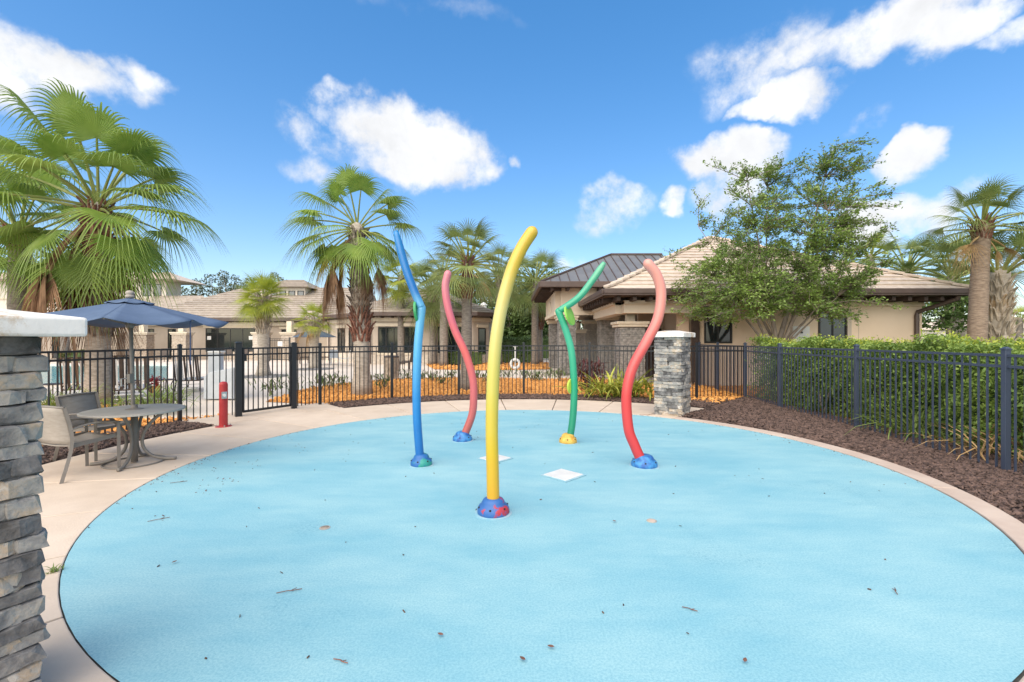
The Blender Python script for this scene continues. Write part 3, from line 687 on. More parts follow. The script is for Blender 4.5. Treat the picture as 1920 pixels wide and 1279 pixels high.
u_ = thing('patio_umbrella', (TX, TY, 0), 'navy blue market umbrella open over the round patio table', 'umbrella')
MB().tube([(TX, TY, .03), (TX - .03, TY, 1.2), (TX - .06, TY, 2.24)], .022, 14).build('pole', M['slingr'], u_, smooth=True)
ax, ay = TX - .06, TY; RU = 1.13; A0 = -62; ZR, ZA = 1.895, 2.17
def canopy(r0, r1, z0, z1, sag, name, m_=M['canvas'], ns=8, nr=8):
    mb = MB()
    for k in range(8):
        a0, a1 = R(A0 + 45 * k), R(A0 + 45 * (k + 1)); vs = []; fs = []
        for i in range(nr + 1):
            t_ = i / nr; rr_ = r0 + (r1 - r0) * t_; zz = z0 + (z1 - z0) * (t_ ** .92)
            for j in range(ns + 1):
                s_ = j / ns; x = rr_ * (math.cos(a0) * (1 - s_) + math.cos(a1) * s_); y = rr_ * (math.sin(a0) * (1 - s_) + math.sin(a1) * s_)
                vs.append((ax + x, ay + y, zz - sag * math.sin(math.pi * s_) * t_ ** 1.5))
        for i in range(nr):
            for j in range(ns): q = i * (ns + 1) + j; fs.append((q, q + ns + 1, q + ns + 2, q + 1))
        mb.add(vs, fs)
    o = mb.build(name, m_, u_, smooth=True)
    sm = o.modifiers.new('thickness', 'SOLIDIFY'); sm.thickness = .004; return o
canopy(.05, RU, ZA, ZR, .075, 'canopy'); canopy(.02, .27, ZA + .03, ZA - .035, .02, 'vent_cap', nr=3)
for k in range(8):
    a = R(A0 + 45 * k); MB().beam((ax + .05 * math.cos(a), ay + .05 * math.sin(a), ZA - .03), (ax + (RU - .02) * math.cos(a), ay + (RU - .02) * math.sin(a), ZR - .015), .014, .014).build('rib', M['slingr'], u_)
    MB().beam((ax + .03 * math.cos(a), ay + .03 * math.sin(a), 1.84), (ax + .55 * math.cos(a), ay + .55 * math.sin(a), 2.01), .010, .010).build('strut', M['slingr'], u_)
MB().lathe([(.045, 1.80), (.05, 1.83), (.045, 1.88)], (ax, ay, 0), 14).build('runner', M['slingr'], u_)
MB().lathe([(.05, 2.20), (.05, 2.235), (.035, 2.24), (.05, 2.255), (.048, 2.275), (.03, 2.295), (.005, 2.30)], (ax, ay, 0), 16).build('finial', M['sling'], u_, smooth=True)
MB().box((TX - .03, TY - .035, 1.13), (.045, .06, .12)).build('crank_box', M['slingr'], u_, bevel=.006)
MB().tube([(TX - .05, TY - .06, 1.13), (TX - .09, TY - .10, 1.13), (TX - .09, TY - .10, 1.03)], .009, 8).build('crank_handle', M['steel'], u_)
a = R(A0 + 45); sx_, sy_ = ax + (RU - .06) * math.cos(a), ay + (RU - .06) * math.sin(a)
MB().box((sx_, sy_, (ZR + 1.33) / 2), (.008, .065, ZR - 1.33), R(40)).build('tie_strap', mat('navy_strap', (.02, .05, .13), None, .8), u_)

def patio_chair(c, ang, label):
    t = thing('patio_chair', (c[0], c[1], 0), label, 'chair', 'grey sling patio chairs')
    ca, sa = math.cos(ang), math.sin(ang)
    def P(x, y, z): return (c[0] + x * ca - y * sa, c[1] + x * sa + y * ca, z)     # local +x faces forward
    w = .28
    for s in (-1, 1):
        MB().tube(catmull([P(.27, s * w, 0), P(.265, s * w, .3), P(.26, s * w, .60)], 3), .024, 4).build('front_leg', M['slingr'], t)
        MB().tube(catmull([P(-.34, s * w, 0), P(-.27, s * w, .25), P(-.235, s * w, .45), P(-.25, s * w, .62), P(-.31, s * w, .86)], 4), [.024] * 17, 4).build('rear_leg', M['slingr'], t)
        MB().tube(catmull([P(-.25, s * w, .60), P(-.05, s * w, .635), P(.15, s * w, .63), P(.27, s * w, .605)], 4), .026, 8, flat=.45).build('armrest', M['slingr'], t, smooth=True)
        MB().beam(P(-.25, s * (w - .025), .40), P(.25, s * (w - .025), .44), .03, .045).build('side_rail', M['slingr'], t)
    vs = []; fs = []; nn = 8
    for i in range(nn + 1):
        x = -.24 + .50 * i / nn; z = .40 + .04 * i / nn - .018 * math.sin(math.pi * i / nn)
        for y in (-w + .03, 0, w - .03): vs.append(P(x, y, z - (.012 if y == 0 else 0)))
    fs = [(i * 3 + j, i * 3 + j + 1, i * 3 + j + 4, i * 3 + j + 3) for i in range(nn) for j in range(2)]
    o = MB().add(vs, fs).build('seat', M['sling'], t, smooth=True); m_ = o.modifiers.new('thickness', 'SOLIDIFY'); m_.thickness = .012
    vs = []
    for i in range(nn + 1):
        z = .42 + .44 * i / nn; x = -.225 - .09 * (i / nn) ** 1.4
        for y in (-w + .02, 0, w - .02): vs.append(P(x - (.015 if y == 0 else 0), y, z))
    o = MB().add(vs, fs).build('backrest', M['sling'], t, smooth=True); m_ = o.modifiers.new('thickness', 'SOLIDIFY'); m_.thickness = .014
    MB().tube([P(-.315, -w, .86), P(-.33, 0, .868), P(-.315, w, .86)], .016, 8).build('top_rail', M['slingr'], t, smooth=True)
    MB().beam(P(.25, -w, .42), P(.25, w, .42), .03, .03).build('front_rail', M['slingr'], t)
    return t
patio_chair((-5.32, 5.66), math.atan2(.96, .26), 'grey sling patio chair in front, its back to the near stone pillar')
patio_chair((-5.86, 6.52), R(-4), 'grey sling patio chair behind the table, against the fence')

# ------------------------------------------------------------------ right-hand building and pavilion
def course_plane(parent, a, b, c, d, n, m_, th=.055, name='tile_course', lift=.0):
    """tile courses between eave a-b and top c-d"""
    a, b, c, d = (Vector(x) for x in (a, b, c, d)); nr = (b - a).cross(d - a)
    if nr.length < 1e-6: nr = (b - a).cross(c - a)
    nr.normalize()
    if nr.z < 0: nr = -nr
    for i in range(n):
        t0, t1 = i / n, min(1, (i + 1.15) / n)
        p0, p1 = a.lerp(d, t0), b.lerp(c, t0); q0, q1 = a.lerp(d, t1), b.lerp(c, t1)
        up = nr * (th + lift); lo = nr * (.004 + lift)
        nn = max(1, int((p1 - p0).length / 2.5)); vs = []; fs = []
        for j in range(nn + 1):
            s_ = j / nn; w_ = rnd.uniform(-.006, .006); vs += [p0.lerp(p1, s_) + lo, p0.lerp(p1, s_) + up + nr * w_, q0.lerp(q1, s_) + lo]
        for j in range(nn): k = j * 3; fs += [(k, k + 3, k + 4, k + 1), (k + 1, k + 4, k + 5, k + 2)]
        fs += [(0, 1, 2), (nn * 3, nn * 3 + 2, nn * 3 + 1)]
        MB().add(vs, fs).build(name, m_, parent)
def window(parent, p, d, w, h, cols=2, m_=M['glass'], trim=None, depth=.06, rows=1):
    """p lower left corner on the wall face, d unit vector along the wall; faces to the right-hand side normal"""
    p = Vector(p); d = Vector(d).normalized(); nrm = Vector((d.y, -d.x, 0)); f = MB(); z = Vector((0, 0, 1)); fr = .06
    def bar(a, b, t_): f.beam(a, b, t_, t_, up=tuple(nrm))
    c = p + nrm * .01
    bar(c + z * fr / 2, c + d * w + z * fr / 2, fr); bar(c + z * (h - fr / 2), c + d * w + z * (h - fr / 2), fr)
    bar(c + d * fr / 2 + z * fr, c + d * fr / 2 + z * (h - fr), fr); bar(c + d * (w - fr / 2) + z * fr, c + d * (w - fr / 2) + z * (h - fr), fr)
    for i in range(1, cols): bar(c + d * (w * i / cols) + z * fr, c + d * (w * i / cols) + z * (h - fr), fr * .8)
    for i in range(1, rows): bar(c + d * fr + z * (h * i / rows) + nrm * .004, c + d * (w - fr) + z * (h * i / rows) + nrm * .004, fr * .7)
    o = f.build('window', M['frame'], parent)
    for i in range(cols):
        q0 = p + nrm * .006 + d * (w * i / cols + .02); q1 = p + nrm * .006 + d * (w * (i + 1) / cols - .02)
        MB().add([q0 + z * .02, q1 + z * .02, q1 + z * (h - .02), q0 + z * (h - .02)], [(0, 1, 2, 3)]).build('pane', m_, o)
    if trim:
        MB().beam(p + d * -.15 + z * (h + .14) + nrm * .05, p + d * (w + .15) + z * (h + .14) + nrm * .05, .14, .2).build('window_header', trim, parent)
    return o
def stone_column(parent, cx, cy, w, z0, ztop, m_, capm, rz=0, ch=.095):
    o = MB().box((cx, cy, (z0 + ztop) / 2), (w - .06, w - .06, ztop - z0), rz).build('column', M['mortar'], parent)
    mb = MB(); z = z0
    k = 0
    while z < ztop - .01:
        h = min(rnd.uniform(ch * .7, ch * 1.4), ztop - z)
        for f in range(4):
            an = rz + f * math.pi / 2; nx, ny = math.cos(an), math.sin(an); ln = w if (f + k) % 2 == 0 else w - .1
            cuts = [0] + sorted(rnd.uniform(.15, .85) for _ in range(2)) + [1]
            for a, b in zip(cuts[:-1], cuts[1:]):
                md = (a + b) / 2 - .5; dd = w / 2 - .04 + rnd.uniform(-.014, .018)
                mb.box((cx + nx * dd - ny * md * ln, cy + ny * dd + nx * md * ln, z + h / 2), ((b - a) * ln - .008, .08, h - .008), an + math.pi / 2)
        z += h; k += 1
    mb.build('stone_facing', m_, o, kind='stuff')
    MB().box((cx, cy, ztop + .05), (w + .16, w + .16, .10), rz).box((cx, cy, ztop + .15), (w + .26, w + .26, .10), rz).build('column_cap', capm, o, bevel=.012)
    return o

# pavilion with the metal roof
pv = thing('pavilion', (3.4, 24.2, 0), 'open stone-columned pavilion with dark standing-seam metal roof', 'building')
wy0, wy1, wx0, wx1 = 21.5, 27.2, 2.25, 9.0
zb, zt = 2.78, 4.05
for a, b in (((wx0, wy0), (wx1, wy0)), ((wx0, wy0), (wx0, wy1)), ((wx1, wy0), (wx1, wy1)), ((wx0, wy1), (wx1, wy1))):
    MB().beam((*a, (zb + zt) / 2), (*b, (zb + zt) / 2), .5 if a[0] != b[0] else .499, zt - zb).build('wall', M['cream'], pv)
MB().beam((wx0 - .3, wy0 - .28, zb + .06), (wx1, wy0 - .28, zb + .06), .06, .16).build('trim_band', M['trim'], pv)
MB().beam((wx0 - .28, wy0 - .3, zb + .06), (wx0 - .28, wy1, zb + .06), .06, .16).build('trim_band', M['trim'], pv)
for x, y in ((wx0 + .3, wy0 + .15), (4.45, wy0 + .15), (wx0 + .3, wy1 - .4), (4.6, wy1 - .4), (7.4, wy0 + .3)): stone_column(pv, x, y, .78, -.05, zb - .25, M['stonef'], M['trim'])
MB().box((6.9, 26.9, 1.5), (4.0, .3, 3.0)).build('back_wall', M['taupe'], pv)
ex0, ex1, ey0, ey1, ez = wx0 - .95, wx1 + .9, wy0 - .95, wy1 + .95, 4.2
rx0, rx1, ry, rz_ = ex0 + 3.9, ex1 - 2, (ey0 + ey1) / 2, 6.1
def metal_plane(a, b, c, d, seams):
    MB().add([a, b, c, d], [(0, 1, 2, 3)]).build('roof_sheet', M['seam'], pv)
    a, b, c, d = map(Vector, (a, b, c, d))
    for s_ in seams:
        p = a.lerp(b, s_); # seams climb square to the eave
        up = ((d + c) / 2 - (a + b) / 2); e = (b - a).normalized(); up -= e * up.dot(e)
        # clip to hips
        tmax = 1.0
        for h0, h1 in ((a, d), (b, c)):
            hd = (h1 - h0); den = hd.dot(e); x0 = (p - h0).dot(e)
            if abs(den) > 1e-6:
                tt = x0 / den
                if 0 < tt < tmax: tmax = tt
        MB().beam(p + Vector((0, 0, .02)), p + up * tmax + Vector((0, 0, .02)), .03, .05).build('seam', M['brown'], pv)
metal_plane((ex0, ey0, ez), (ex1, ey0, ez), (rx1, ry, rz_), (rx0, ry, rz_), [i / 20 for i in range(1, 20)])
metal_plane((ex0, ey1, ez), (ex0, ey0, ez), (rx0, ry, rz_), (rx0, ry, rz_), [i / 16 for i in range(1, 16)])
MB().add([(ex0, ey1, ez), (ex1, ey1, ez), (rx1, ry, rz_), (rx0, ry, rz_), (ex1, ey0, ez)], [(1, 0, 3, 2), (4, 1, 2)]).build('roof_sheet', M['seam'], pv)
MB().beam((rx0, ry, rz_ + .03), (rx1, ry, rz_ + .03), .2, .08).beam((ex0, ey0, ez + .04), (rx0, ry, rz_ + .04), .12, .06).build('ridge_cap', M['brown'], pv)
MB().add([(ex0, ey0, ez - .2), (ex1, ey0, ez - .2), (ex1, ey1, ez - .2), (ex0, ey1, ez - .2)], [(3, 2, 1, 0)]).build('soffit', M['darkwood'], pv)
for a, b in (((ex0 - .06, ey0 - .06), (ex1, ey0 - .06)), ((ex0 - .06, ey0 + .0), (ex0 - .06, ey1))): MB().beam((*a, ez - .11), (*b, ez - .11), .14, .26).build('gutter', M['brown'], pv, bevel=.02)
for i in range(12):
    x = ex0 + .5 + i * .72; MB().box((x, ey0 + .5, ez - .28), (.12, .9, .14)).build('rafter_tail', M['darkwood'], pv)
for i in range(11):
    y = ey0 + .5 + i * .68; MB().box((ex0 + .5, y, ez - .285), (.9, .12, .14)).build('rafter_tail', M['darkwood'], pv)
MB().tube([(wx0 - .26, 24.0 + .5 * math.cos(R(a)), 3.0 + .55 * math.sin(R(a))) for a in range(0, 181, 15)], .05, 6).build('arch_moulding', M['trim'], pv)
# pedestal with lamp inside the pavilion
q = Wp(1086, 690, 23.5); t = thing('stone_pedestal', (q.x, q.y, 0), 'short stone pedestal with cap standing among the pavilion columns', 'pedestal')
stone_column(t, q.x, q.y, .45, -.05, 1.95, M['stonef'], M['trim'])
q2 = q; t = thing('lantern', (q.x - .05, q.y, 2.15), 'cream lantern on top of the short stone pedestal', 'lantern')
MB().lathe([(.10, 2.15), (.13, 2.2), (.13, 2.45), (.17, 2.47), (.05, 2.6)], (q.x - .05, q.y, 0), 8).build('lantern_body', M['trim'], t)

# tan building
bl = thing('tan_building', (9.4, 20, 0), 'tan stucco building with hip tile roof and stone porch column', 'building')
EY, EX0, EX1, EZ, BD = 15.6, 3.18, 15.56, 3.33, 6.15
WY, WX0, WX1 = 16.6, 6.62, 14.75
apex0 = (EX0 + BD, EY + BD, EZ + .50 * BD); apex1 = (EX1 - BD, EY + BD, EZ + .50 * BD); EB = EY + 2 * BD
course_plane(bl, (EX0, EY, EZ), (EX1, EY, EZ), apex1, apex0, 17, M['tile'])
course_plane(bl, (EX0, EB, EZ), (EX0, EY, EZ), apex0, apex0, 17, M['tile'])
course_plane(bl, (EX1, EY, EZ), (EX1, EB, EZ), apex1, apex1, 17, M['tile'])
MB().add([(EX0, EY, EZ), (EX1, EY, EZ), (EX1, EB, EZ), (EX0, EB, EZ), apex0, apex1], [(0, 1, 5, 4), (1, 2, 5), (2, 3, 4, 5), (3, 0, 4)]).build('roof_deck', M['tile'], bl)
for p, q in (((EX0, EY, EZ), apex0), ((EX1, EY, EZ), apex1)):
    p, q = Vector(p), Vector(q)
    for i in range(20):
        a_, b_ = p.lerp(q, i / 20), p.lerp(q, (i + 1.1) / 20)
        MB().beam(a_ + Vector((0, 0, .10)), b_ + Vector((0, 0, .06)), .22, .09).build('hip_tile', M['tile'], bl, bevel=.02)
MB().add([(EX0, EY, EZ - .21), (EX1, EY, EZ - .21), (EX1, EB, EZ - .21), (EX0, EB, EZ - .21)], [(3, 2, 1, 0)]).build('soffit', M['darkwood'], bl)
for a, b in (((EX0 - .08, EY - .07), (EX1 + .08, EY - .07)), ((EX0 - .07, EY + .01), (EX0 - .07, EB)), ((EX1 + .07, EY + .01), (EX1 + .07, EB))):
    MB().beam((*a, EZ - .06), (*b, EZ - .06), .14, .17).beam((*a, EZ - .175), (*b, EZ - .175), .10, .06).build('gutter', M['brown'], bl, bevel=.02)
for i in range(22):
    x = EX0 + .45 + i * .55; MB().box((x, EY + .55, EZ - .29), (.13, .95, .15)).build('rafter_tail', M['darkwood'], bl)
for i in range(10):
    y = EY + .9 + i * .5; MB().box((EX0 + .5, y, EZ - .291), (.9, .13, .15)).build('rafter_tail', M['darkwood'], bl)
MB().box(((WX0 + WX1) / 2, WY + .15, 1.48), (WX1 - WX0, .3, 3.1)).build('wall', M['tan'], bl)
MB().box((WX1 - .15, (WY + .3 + EB - .8) / 2, 1.48), (.299, EB - WY - 1.1, 3.1)).build('wall', M['tan'], bl)
MB().box(((WX0 + WX1) / 2, WY - .03, 2.93), (WX1 - WX0 + .1, .06, .2)).build('frieze_band', M['tan'], bl)
MB().box((12.47, WY - .003, 1.4), (.02, .01, 2.7)).build('control_joint', M['taupe'], bl)
# porch
MB().beam((3.95, WY - .12, 2.78), (WX0, WY - .12, 2.78), .42, .42).beam((3.95, WY - .15, 2.95), (WX0, WY - .15, 2.95), .56, .12).build('porch_beam', M['cream'], bl)
MB().beam((3.95, WY + .1, 2.775), (3.95, 21.2, 2.775), .42, .42).beam((3.93, WY + .1, 2.945), (3.93, 21.2, 2.945), .56, .12).build('porch_beam', M['cream'], bl)
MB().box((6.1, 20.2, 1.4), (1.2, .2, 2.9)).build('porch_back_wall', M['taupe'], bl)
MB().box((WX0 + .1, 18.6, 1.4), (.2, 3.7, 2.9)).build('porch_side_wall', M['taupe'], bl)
MB().box((6.05, 20.08, 1.05), (.9, .06, 2.1)).build('door', M['darkwood'], bl)
stone_column(bl, 4.42, 17.35, .92, -.05, 2.1, M['stonef'], M['trim'])
MB().box((4.4, 17.2, 2.44), (.30, .30, .26)).build('porch_post', M['cream'], bl)
MB().box((6.58, WY - .06, 1.45), (.26, .12, 2.7)).build('door_jamb', M['darkwood'], bl)
MB().box((6.28, WY + .4, 1.45), (.4, .2, 2.7)).build('porch_pilaster', M['tan'], bl)
z1 = Vector((1, 0, 0))
window(bl, (Wp(1320, 640, WY).x, WY, 1.5), z1, 1.0, 1.35, 2, M['glass'])
window(bl, (Wp(1534, 640, WY).x, WY, 1.35), z1, 1.02, 1.32, 2, M['glassb'])
MB().box((Wp(1590, 640, WY).x, WY - .04, 2.02), (.14, .08, 1.36)).build('shutter_edge', M['taupe'], bl)
# downspout
dx = Wp(1716, 0, WY).x
MB().tube([(dx + .62, EY + .02, EZ - .2), (dx + .6, EY + .08, EZ - .32), (dx + .02, WY - .07, 2.62), (dx, WY - .07, 2.5), (dx, WY - .07, .05)], .075, 8).build('downspout', M['brown'], bl)
for u, v0, v1, w_, l in ((1432, 630, 655, .36, 'small white meter box on the tan wall behind the oak'), (1499, 612, 655, .6, 'large pale electrical cabinet on the tan wall near the oak trunk')):
    p = Wp(u, v0, WY - .12); t = thing('meter_box', (p.x, WY - .1, .6), l, 'meter box', 'electrical boxes on the tan wall')
    MB().box((p.x, WY - .12, (p.z + .9) / 2), (w_, .22, p.z - .9)).build('cabinet', M['white'], t, bevel=.01)
    MB().box((p.x, WY - .235, p.z - .22), (.1, .012, .06)).build('meter_label', M['frame'], t)
    MB().tube([(p.x + w_ * .3, WY - .1, .0), (p.x + w_ * .3, WY - .1, .9)], .03, 8).build('conduit', M['grey'], t)

# ------------------------------------------------------------------ clubhouse on the left
cl = thing('clubhouse', (-20, 38, 0), 'long taupe clubhouse with weathered tile hip roof beyond the pool', 'building')
CY = 38.4; EYc = 37.5; EZc = 3.36
ax0, ax1 = -31.7, -13.5
cap0 = (ax0 + 6.4, EYc + 6.4, EZc + 3.2); cap1 = (ax1, EYc + 6.4, EZc + 3.2)
course_plane(cl, (ax0, EYc, EZc), (ax1, EYc, EZc), cap1, cap0, 15, M['tileold'], .07)
course_plane(cl, (ax0, EYc + 12.8, EZc), (ax0, EYc, EZc), cap0, cap0, 15, M['tileold'], .07)
MB().add([(ax0, EYc, EZc), (ax1, EYc, EZc), (ax1, EYc + 12.8, EZc), (ax0, EYc + 12.8, EZc), cap0, cap1], [(0, 1, 5, 4), (1, 2, 5), (2, 3, 4, 5), (3, 0, 4), (3, 2, 1, 0)]).build('roof_deck', M['tileold'], cl)
MB().beam((ax0, EYc - .06, EZc - .12), (ax1, EYc - .06, EZc - .12), .14, .26).build('gutter', M['brown'], cl)
MB().beam((ax0 + .6, CY - .2, EZc - .45), (ax1, CY - .2, EZc - .45), .3, .3).build('cornice', M['trim'], cl)
for i in range(24):
    x = ax0 + 1 + i * .75; MB().box((x, EYc + .5, EZc - .24), (.16, .8, .18)).build('rafter_tail', M['darkwood'], cl)
MB().box(((ax0 + ax1) / 2 - 7.5, CY + .25, 1.65), (ax1 - ax0 + 15, .5, 3.3)).build('wall', M['taupe'], cl)
d1 = Vector((1, 0, 0))
def cx_(u, Y): return (u - 960) / FP * Y
for u0, u1, z0, z1_, n, tr in ((386, 478, .62, 2.55, 4, 1), (528, 556, .05, 2.45, 2, 1), (275, 289, .05, 2.5, 1, 0), (315, 330, .05, 2.5, 1, 0), (180, 205, .05, 2.3, 2, 0), (98, 130, .05, 2.3, 2, 0)):
    window(cl, (cx_(u0, CY), CY, z0), d1, cx_(u1, CY) - cx_(u0, CY), z1_ - z0, n, M['glass'], M['trim'] if tr else None)
for u in (392, 470):
    x = cx_(u, CY - .05); MB().box((x, CY - .04, 1.75), (.32, .01, .3)).build('window_notice', M['white'], cl)
for u, Y in ((214, 36.8), (269, 36.4), (342, 36.4), (491, 36.8), (544, 36.8)):
    stone_column(cl, cx_(u, Y), Y, 1.0, -.05, 2.0, M['stonew'], M['trim'], R(8), .12)
    MB().box((cx_(u, Y), Y, 2.65), (.4, .4, .85)).build('column_post', M['trim'], cl)
# clerestory
qx0, qx1 = cx_(500, 42), cx_(572, 42)
MB().box(((qx0 + qx1) / 2, 44, 5.3), (qx1 - qx0, 4, 2.1)).build('clerestory_wall', M['pale'], cl)
for i in range(4): window(cl, (qx0 + .35 + i * .82, 42, 5.05), d1, .6, 1.0, 1, M['glassb'])
MB().box(((qx0 + qx1) / 2, 42, 4.75), (qx1 - qx0 + .3, .25, .5)).build('clerestory_sill', M['trim'], cl)
for i in range(4): course_plane(cl, (qx0 - .6, 41.4, 6.35), (qx1 + .6, 41.4, 6.35), (qx1 - 1, 44, 7.3), (qx0 + 1, 44, 7.3), 6, M['tileold'], .07) if i == 0 else None
MB().add([(qx0 - .6, 41.4, 6.32), (qx1 + .6, 41.4, 6.32), (qx1 + .6, 46.6, 6.32), (qx0 - .6, 46.6, 6.32), (qx0 + 1, 44, 7.28), (qx1 - 1, 44, 7.28)], [(0, 1, 5, 4), (1, 2, 5), (2, 3, 4, 5), (3, 0, 4), (3, 2, 1, 0)]).build('roof_deck', M['tileold'], cl)
# low left wing and upper storey
MB().beam((-52, 36.4, 3.45), (-31.5, 36.4, 3.45), 1.6, .55).build('shaded_eave', M['brown'], cl)  # low wing's eave in shade, put in as a dark brown beam
MB().box((-43.5, 45, 3.6), (21, 2, 7.2)).build('upper_wall', M['pale'], cl)
for u in (150, 268, 288): window(cl, (cx_(u, 44), 44, 5.75), d1, .75, 1.15, 1, M['glassb'], None)
MB().beam((-53, 43.96, 5.5), (-33, 43.96, 5.5), .1, .14).build('string_course', M['trim'], cl)
course_plane(cl, (-54, 43, 7.25), (-31.3, 43, 7.25), (-33.5, 45.2, 8.2), (-52, 45.2, 8.2), 6, M['tile'], .08)
MB().add([(-54, 43, 7.2), (-31.3, 43, 7.2), (-31.3, 47.4, 7.2), (-54, 47.4, 7.2), (-52, 45.2, 8.18), (-33.5, 45.2, 8.18)], [(0, 1, 5, 4), (1, 2, 5), (2, 3, 4, 5), (3, 0, 4), (3, 2, 1, 0)]).build('roof_deck', M['tile'], cl)
MB().add([(-34.5, 40.2, 4.3), (-27, 42.6, 4.3), (-29.5, 44, 5.8), (-34, 44, 5.8)], [(0, 1, 2, 3)]).build('lean_to_roof', M['tileold'], cl)

# angled end wing
wg = thing('clubhouse_wing', (-6, 33, 0), 'taupe clubhouse wing with angled corners, tile roof and wide windows', 'building')
wp = [(-14.6, 36.4), (-9.3, 31.0), (-2.6, 31.0), (-1.6, 32.1), (-1.6, 41), (-14.6, 41)]
MB().prism(wp, -.05, 3.3).build('wall', M['taupe'], wg)
MB().prism([(x * 1.0 + (-.12 if i in (0, 5) else .12 if i in (3, 4) else 0), y - (.12 if i in (0, 1, 2, 3) else 0)) for i, (x, y) in enumerate(wp)], 2.85, 3.1).build('cornice', M['trim'], wg)
MB().prism([(x + (-.06 if i in (0, 1) else .06 if i in (2, 3) else 0), y - (.06 if i in (0, 1, 2, 3) else 0)) for i, (x, y) in enumerate(wp)], -.05, .6).build('plinth', M['stonew'], wg)
ep = [(-15.4, 35.9), (-9.65, 30.1), (-2.25, 30.1), (-.75, 31.6), (-.75, 41.5)]
ap = (-6.6, 37.0, 5.75); EZw = 3.4
for i in range(4):
    a, b = (*ep[i], EZw), (*ep[i + 1], EZw); course_plane(wg, a, b, ap, ap, 14, M['tileold'], .06)
    MB().add([a, b, ap], [(0, 1, 2)]).build('roof_deck', M['tileold'], wg)
    MB().beam((*ep[i], EZw - .1), (*ep[i + 1], EZw - .1), .16, .24).build('gutter', M['brown'], wg)
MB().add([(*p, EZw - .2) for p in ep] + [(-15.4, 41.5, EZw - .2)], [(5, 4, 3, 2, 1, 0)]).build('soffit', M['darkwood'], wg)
for i in range(11):
    x = -9.3 + i * .66; MB().box((x, 30.55, EZw - .25), (.14, .8, .16)).build('rafter_tail', M['darkwood'], wg)
window(wg, (cx_(709, 31), 31, .72), d1, cx_(784, 31) - cx_(709, 31), 1.75, 5, M['glass'], M['trim'])
window(wg, (cx_(821, 31), 31, .72), d1, cx_(872, 31) - cx_(821, 31), 1.75, 3, M['glass'], M['trim'])
for u0, u1 in ((705, 788), (817, 876)): MB().beam((cx_(u0, 31), 30.95, .66), (cx_(u1, 31), 30.95, .66), .14, .12).build('window_sill', M['trim'], wg)
dl = Vector((5.3, -5.4, 0)).normalized()
for s0, w_ in ((2.0, 1.25), (3.9, 1.2)):
    p = Vector((-14.6, 36.4, .75)) + dl * s0; window(wg, p, dl, w_, 1.7, 2, M['glass'], M['trim'])
dr = Vector((1, 1.1, 0)).normalized(); window(wg, Vector((-2.6, 31.0, .1)) + dr * .45, dr, .7, 2.3, 1, M['glass'], M['trim'])
for x, y in ((-9.55, 31.2), (-14.2, 35.9)): MB().tube([(x - .1, y - .75, EZw - .2), (x, y - .12, 2.75), (x, y - .12, 0)], .06, 8).build('downspout', M['brown'], wg)
# lamp post beyond the wing
p = Wp(907, 640, 40); t = thing('lamp_post', (p.x, p.y, 0), 'dark lamp post with pale lantern behind the clubhouse wing', 'lamp post')
zt_ = Wp(907, 583, 40).z; MB().tube([(p.x, p.y, 0), (p.x, p.y, zt_)], .06, 8).build('post', M['iron'], t)
MB().lathe([(.12, zt_), (.26, zt_ + .25), (.26, zt_ + .45), (.34, zt_ + .5), (.08, zt_ + .75)], (p.x, p.y, 0), 10).build('lantern', M['white'], t)

# ------------------------------------------------------------------ pool furniture
def chaise(b, ang, sc, label, back=74):
    t = thing('chaise_longue', (b[0], b[1], 0), label, 'chaise longue', 'strap chaise longues by the pool'); ca, sa = math.cos(ang), math.sin(ang)
    def P(x, y, z): return (b[0] + (x * ca - y * sa) * sc, b[1] + (x * sa + y * ca) * sc, z * sc)
    w = .34; bx, bz = .85 * math.cos(R(back)), .85 * math.sin(R(back))
    f = MB()
    for s in (-1, 1): f.tube([P(1.35, s * w, .36), P(0, s * w, .36)], .022, 6)
    f.tube([P(1.35, -w, .36), P(1.35, w, .36)], .022, 6); f.tube([P(0, -w, .36), P(0, w, .36)], .022, 6); f.build('seat_frame', M['strapd'], t)
    f = MB()
    for s in (-1, 1): f.tube([P(0, s * w, .36), P(-bx, s * w, .36 + bz)], .022, 6)
    f.tube([P(-bx, -w, .36 + bz), P(-bx, w, .36 + bz)], .022, 6); f.build('back_frame', M['strapd'], t)
    for x in (.05, 1.25):
        for s in (-1, 1): MB().tube([P(x, s * w, .36), P(x - .08, s * (w + .02), 0)], .02, 6).build('leg', M['strapd'], t)
    for z in (.13, .24): MB().tube([P(-.02, -w, z), P(-.02, w, z)], .014, 6).build('stretcher', M['white'], t)
    for i in range(8):
        y = -w + .06 + i * (2 * w - .12) / 7; m_ = M['strapd'] if i % 2 == 0 else M['white']
        MB().beam(P(-.01, y, .37), P(-bx, y, .36 + bz), (.06 if i % 2 == 0 else .04) * sc, .008, up=(-ca, -sa, .3)).build('back_strap', m_, t)
        MB().beam(P(0, y, .385), P(1.35, y, .385), .07 * sc, .008).build('seat_strap', m_, t)
def gxy(u, v): q = G(u, v); return (q.x, q.y)
chaise(gxy(247, 757), R(126), 1.0, 'strap chaise longue behind the umbrella pole, back raised')
chaise(gxy(150, 756), R(126), 1.0, 'strap chaise longue half hidden by the big palm trunk')
chaise(gxy(222, 757 - 12), R(124), 1.0, 'strap chaise longue just left of the umbrella pole, slightly behind')
chaise(gxy(352, 734), R(108), .95, 'strap chaise longue right of the left fence post, near the pool')
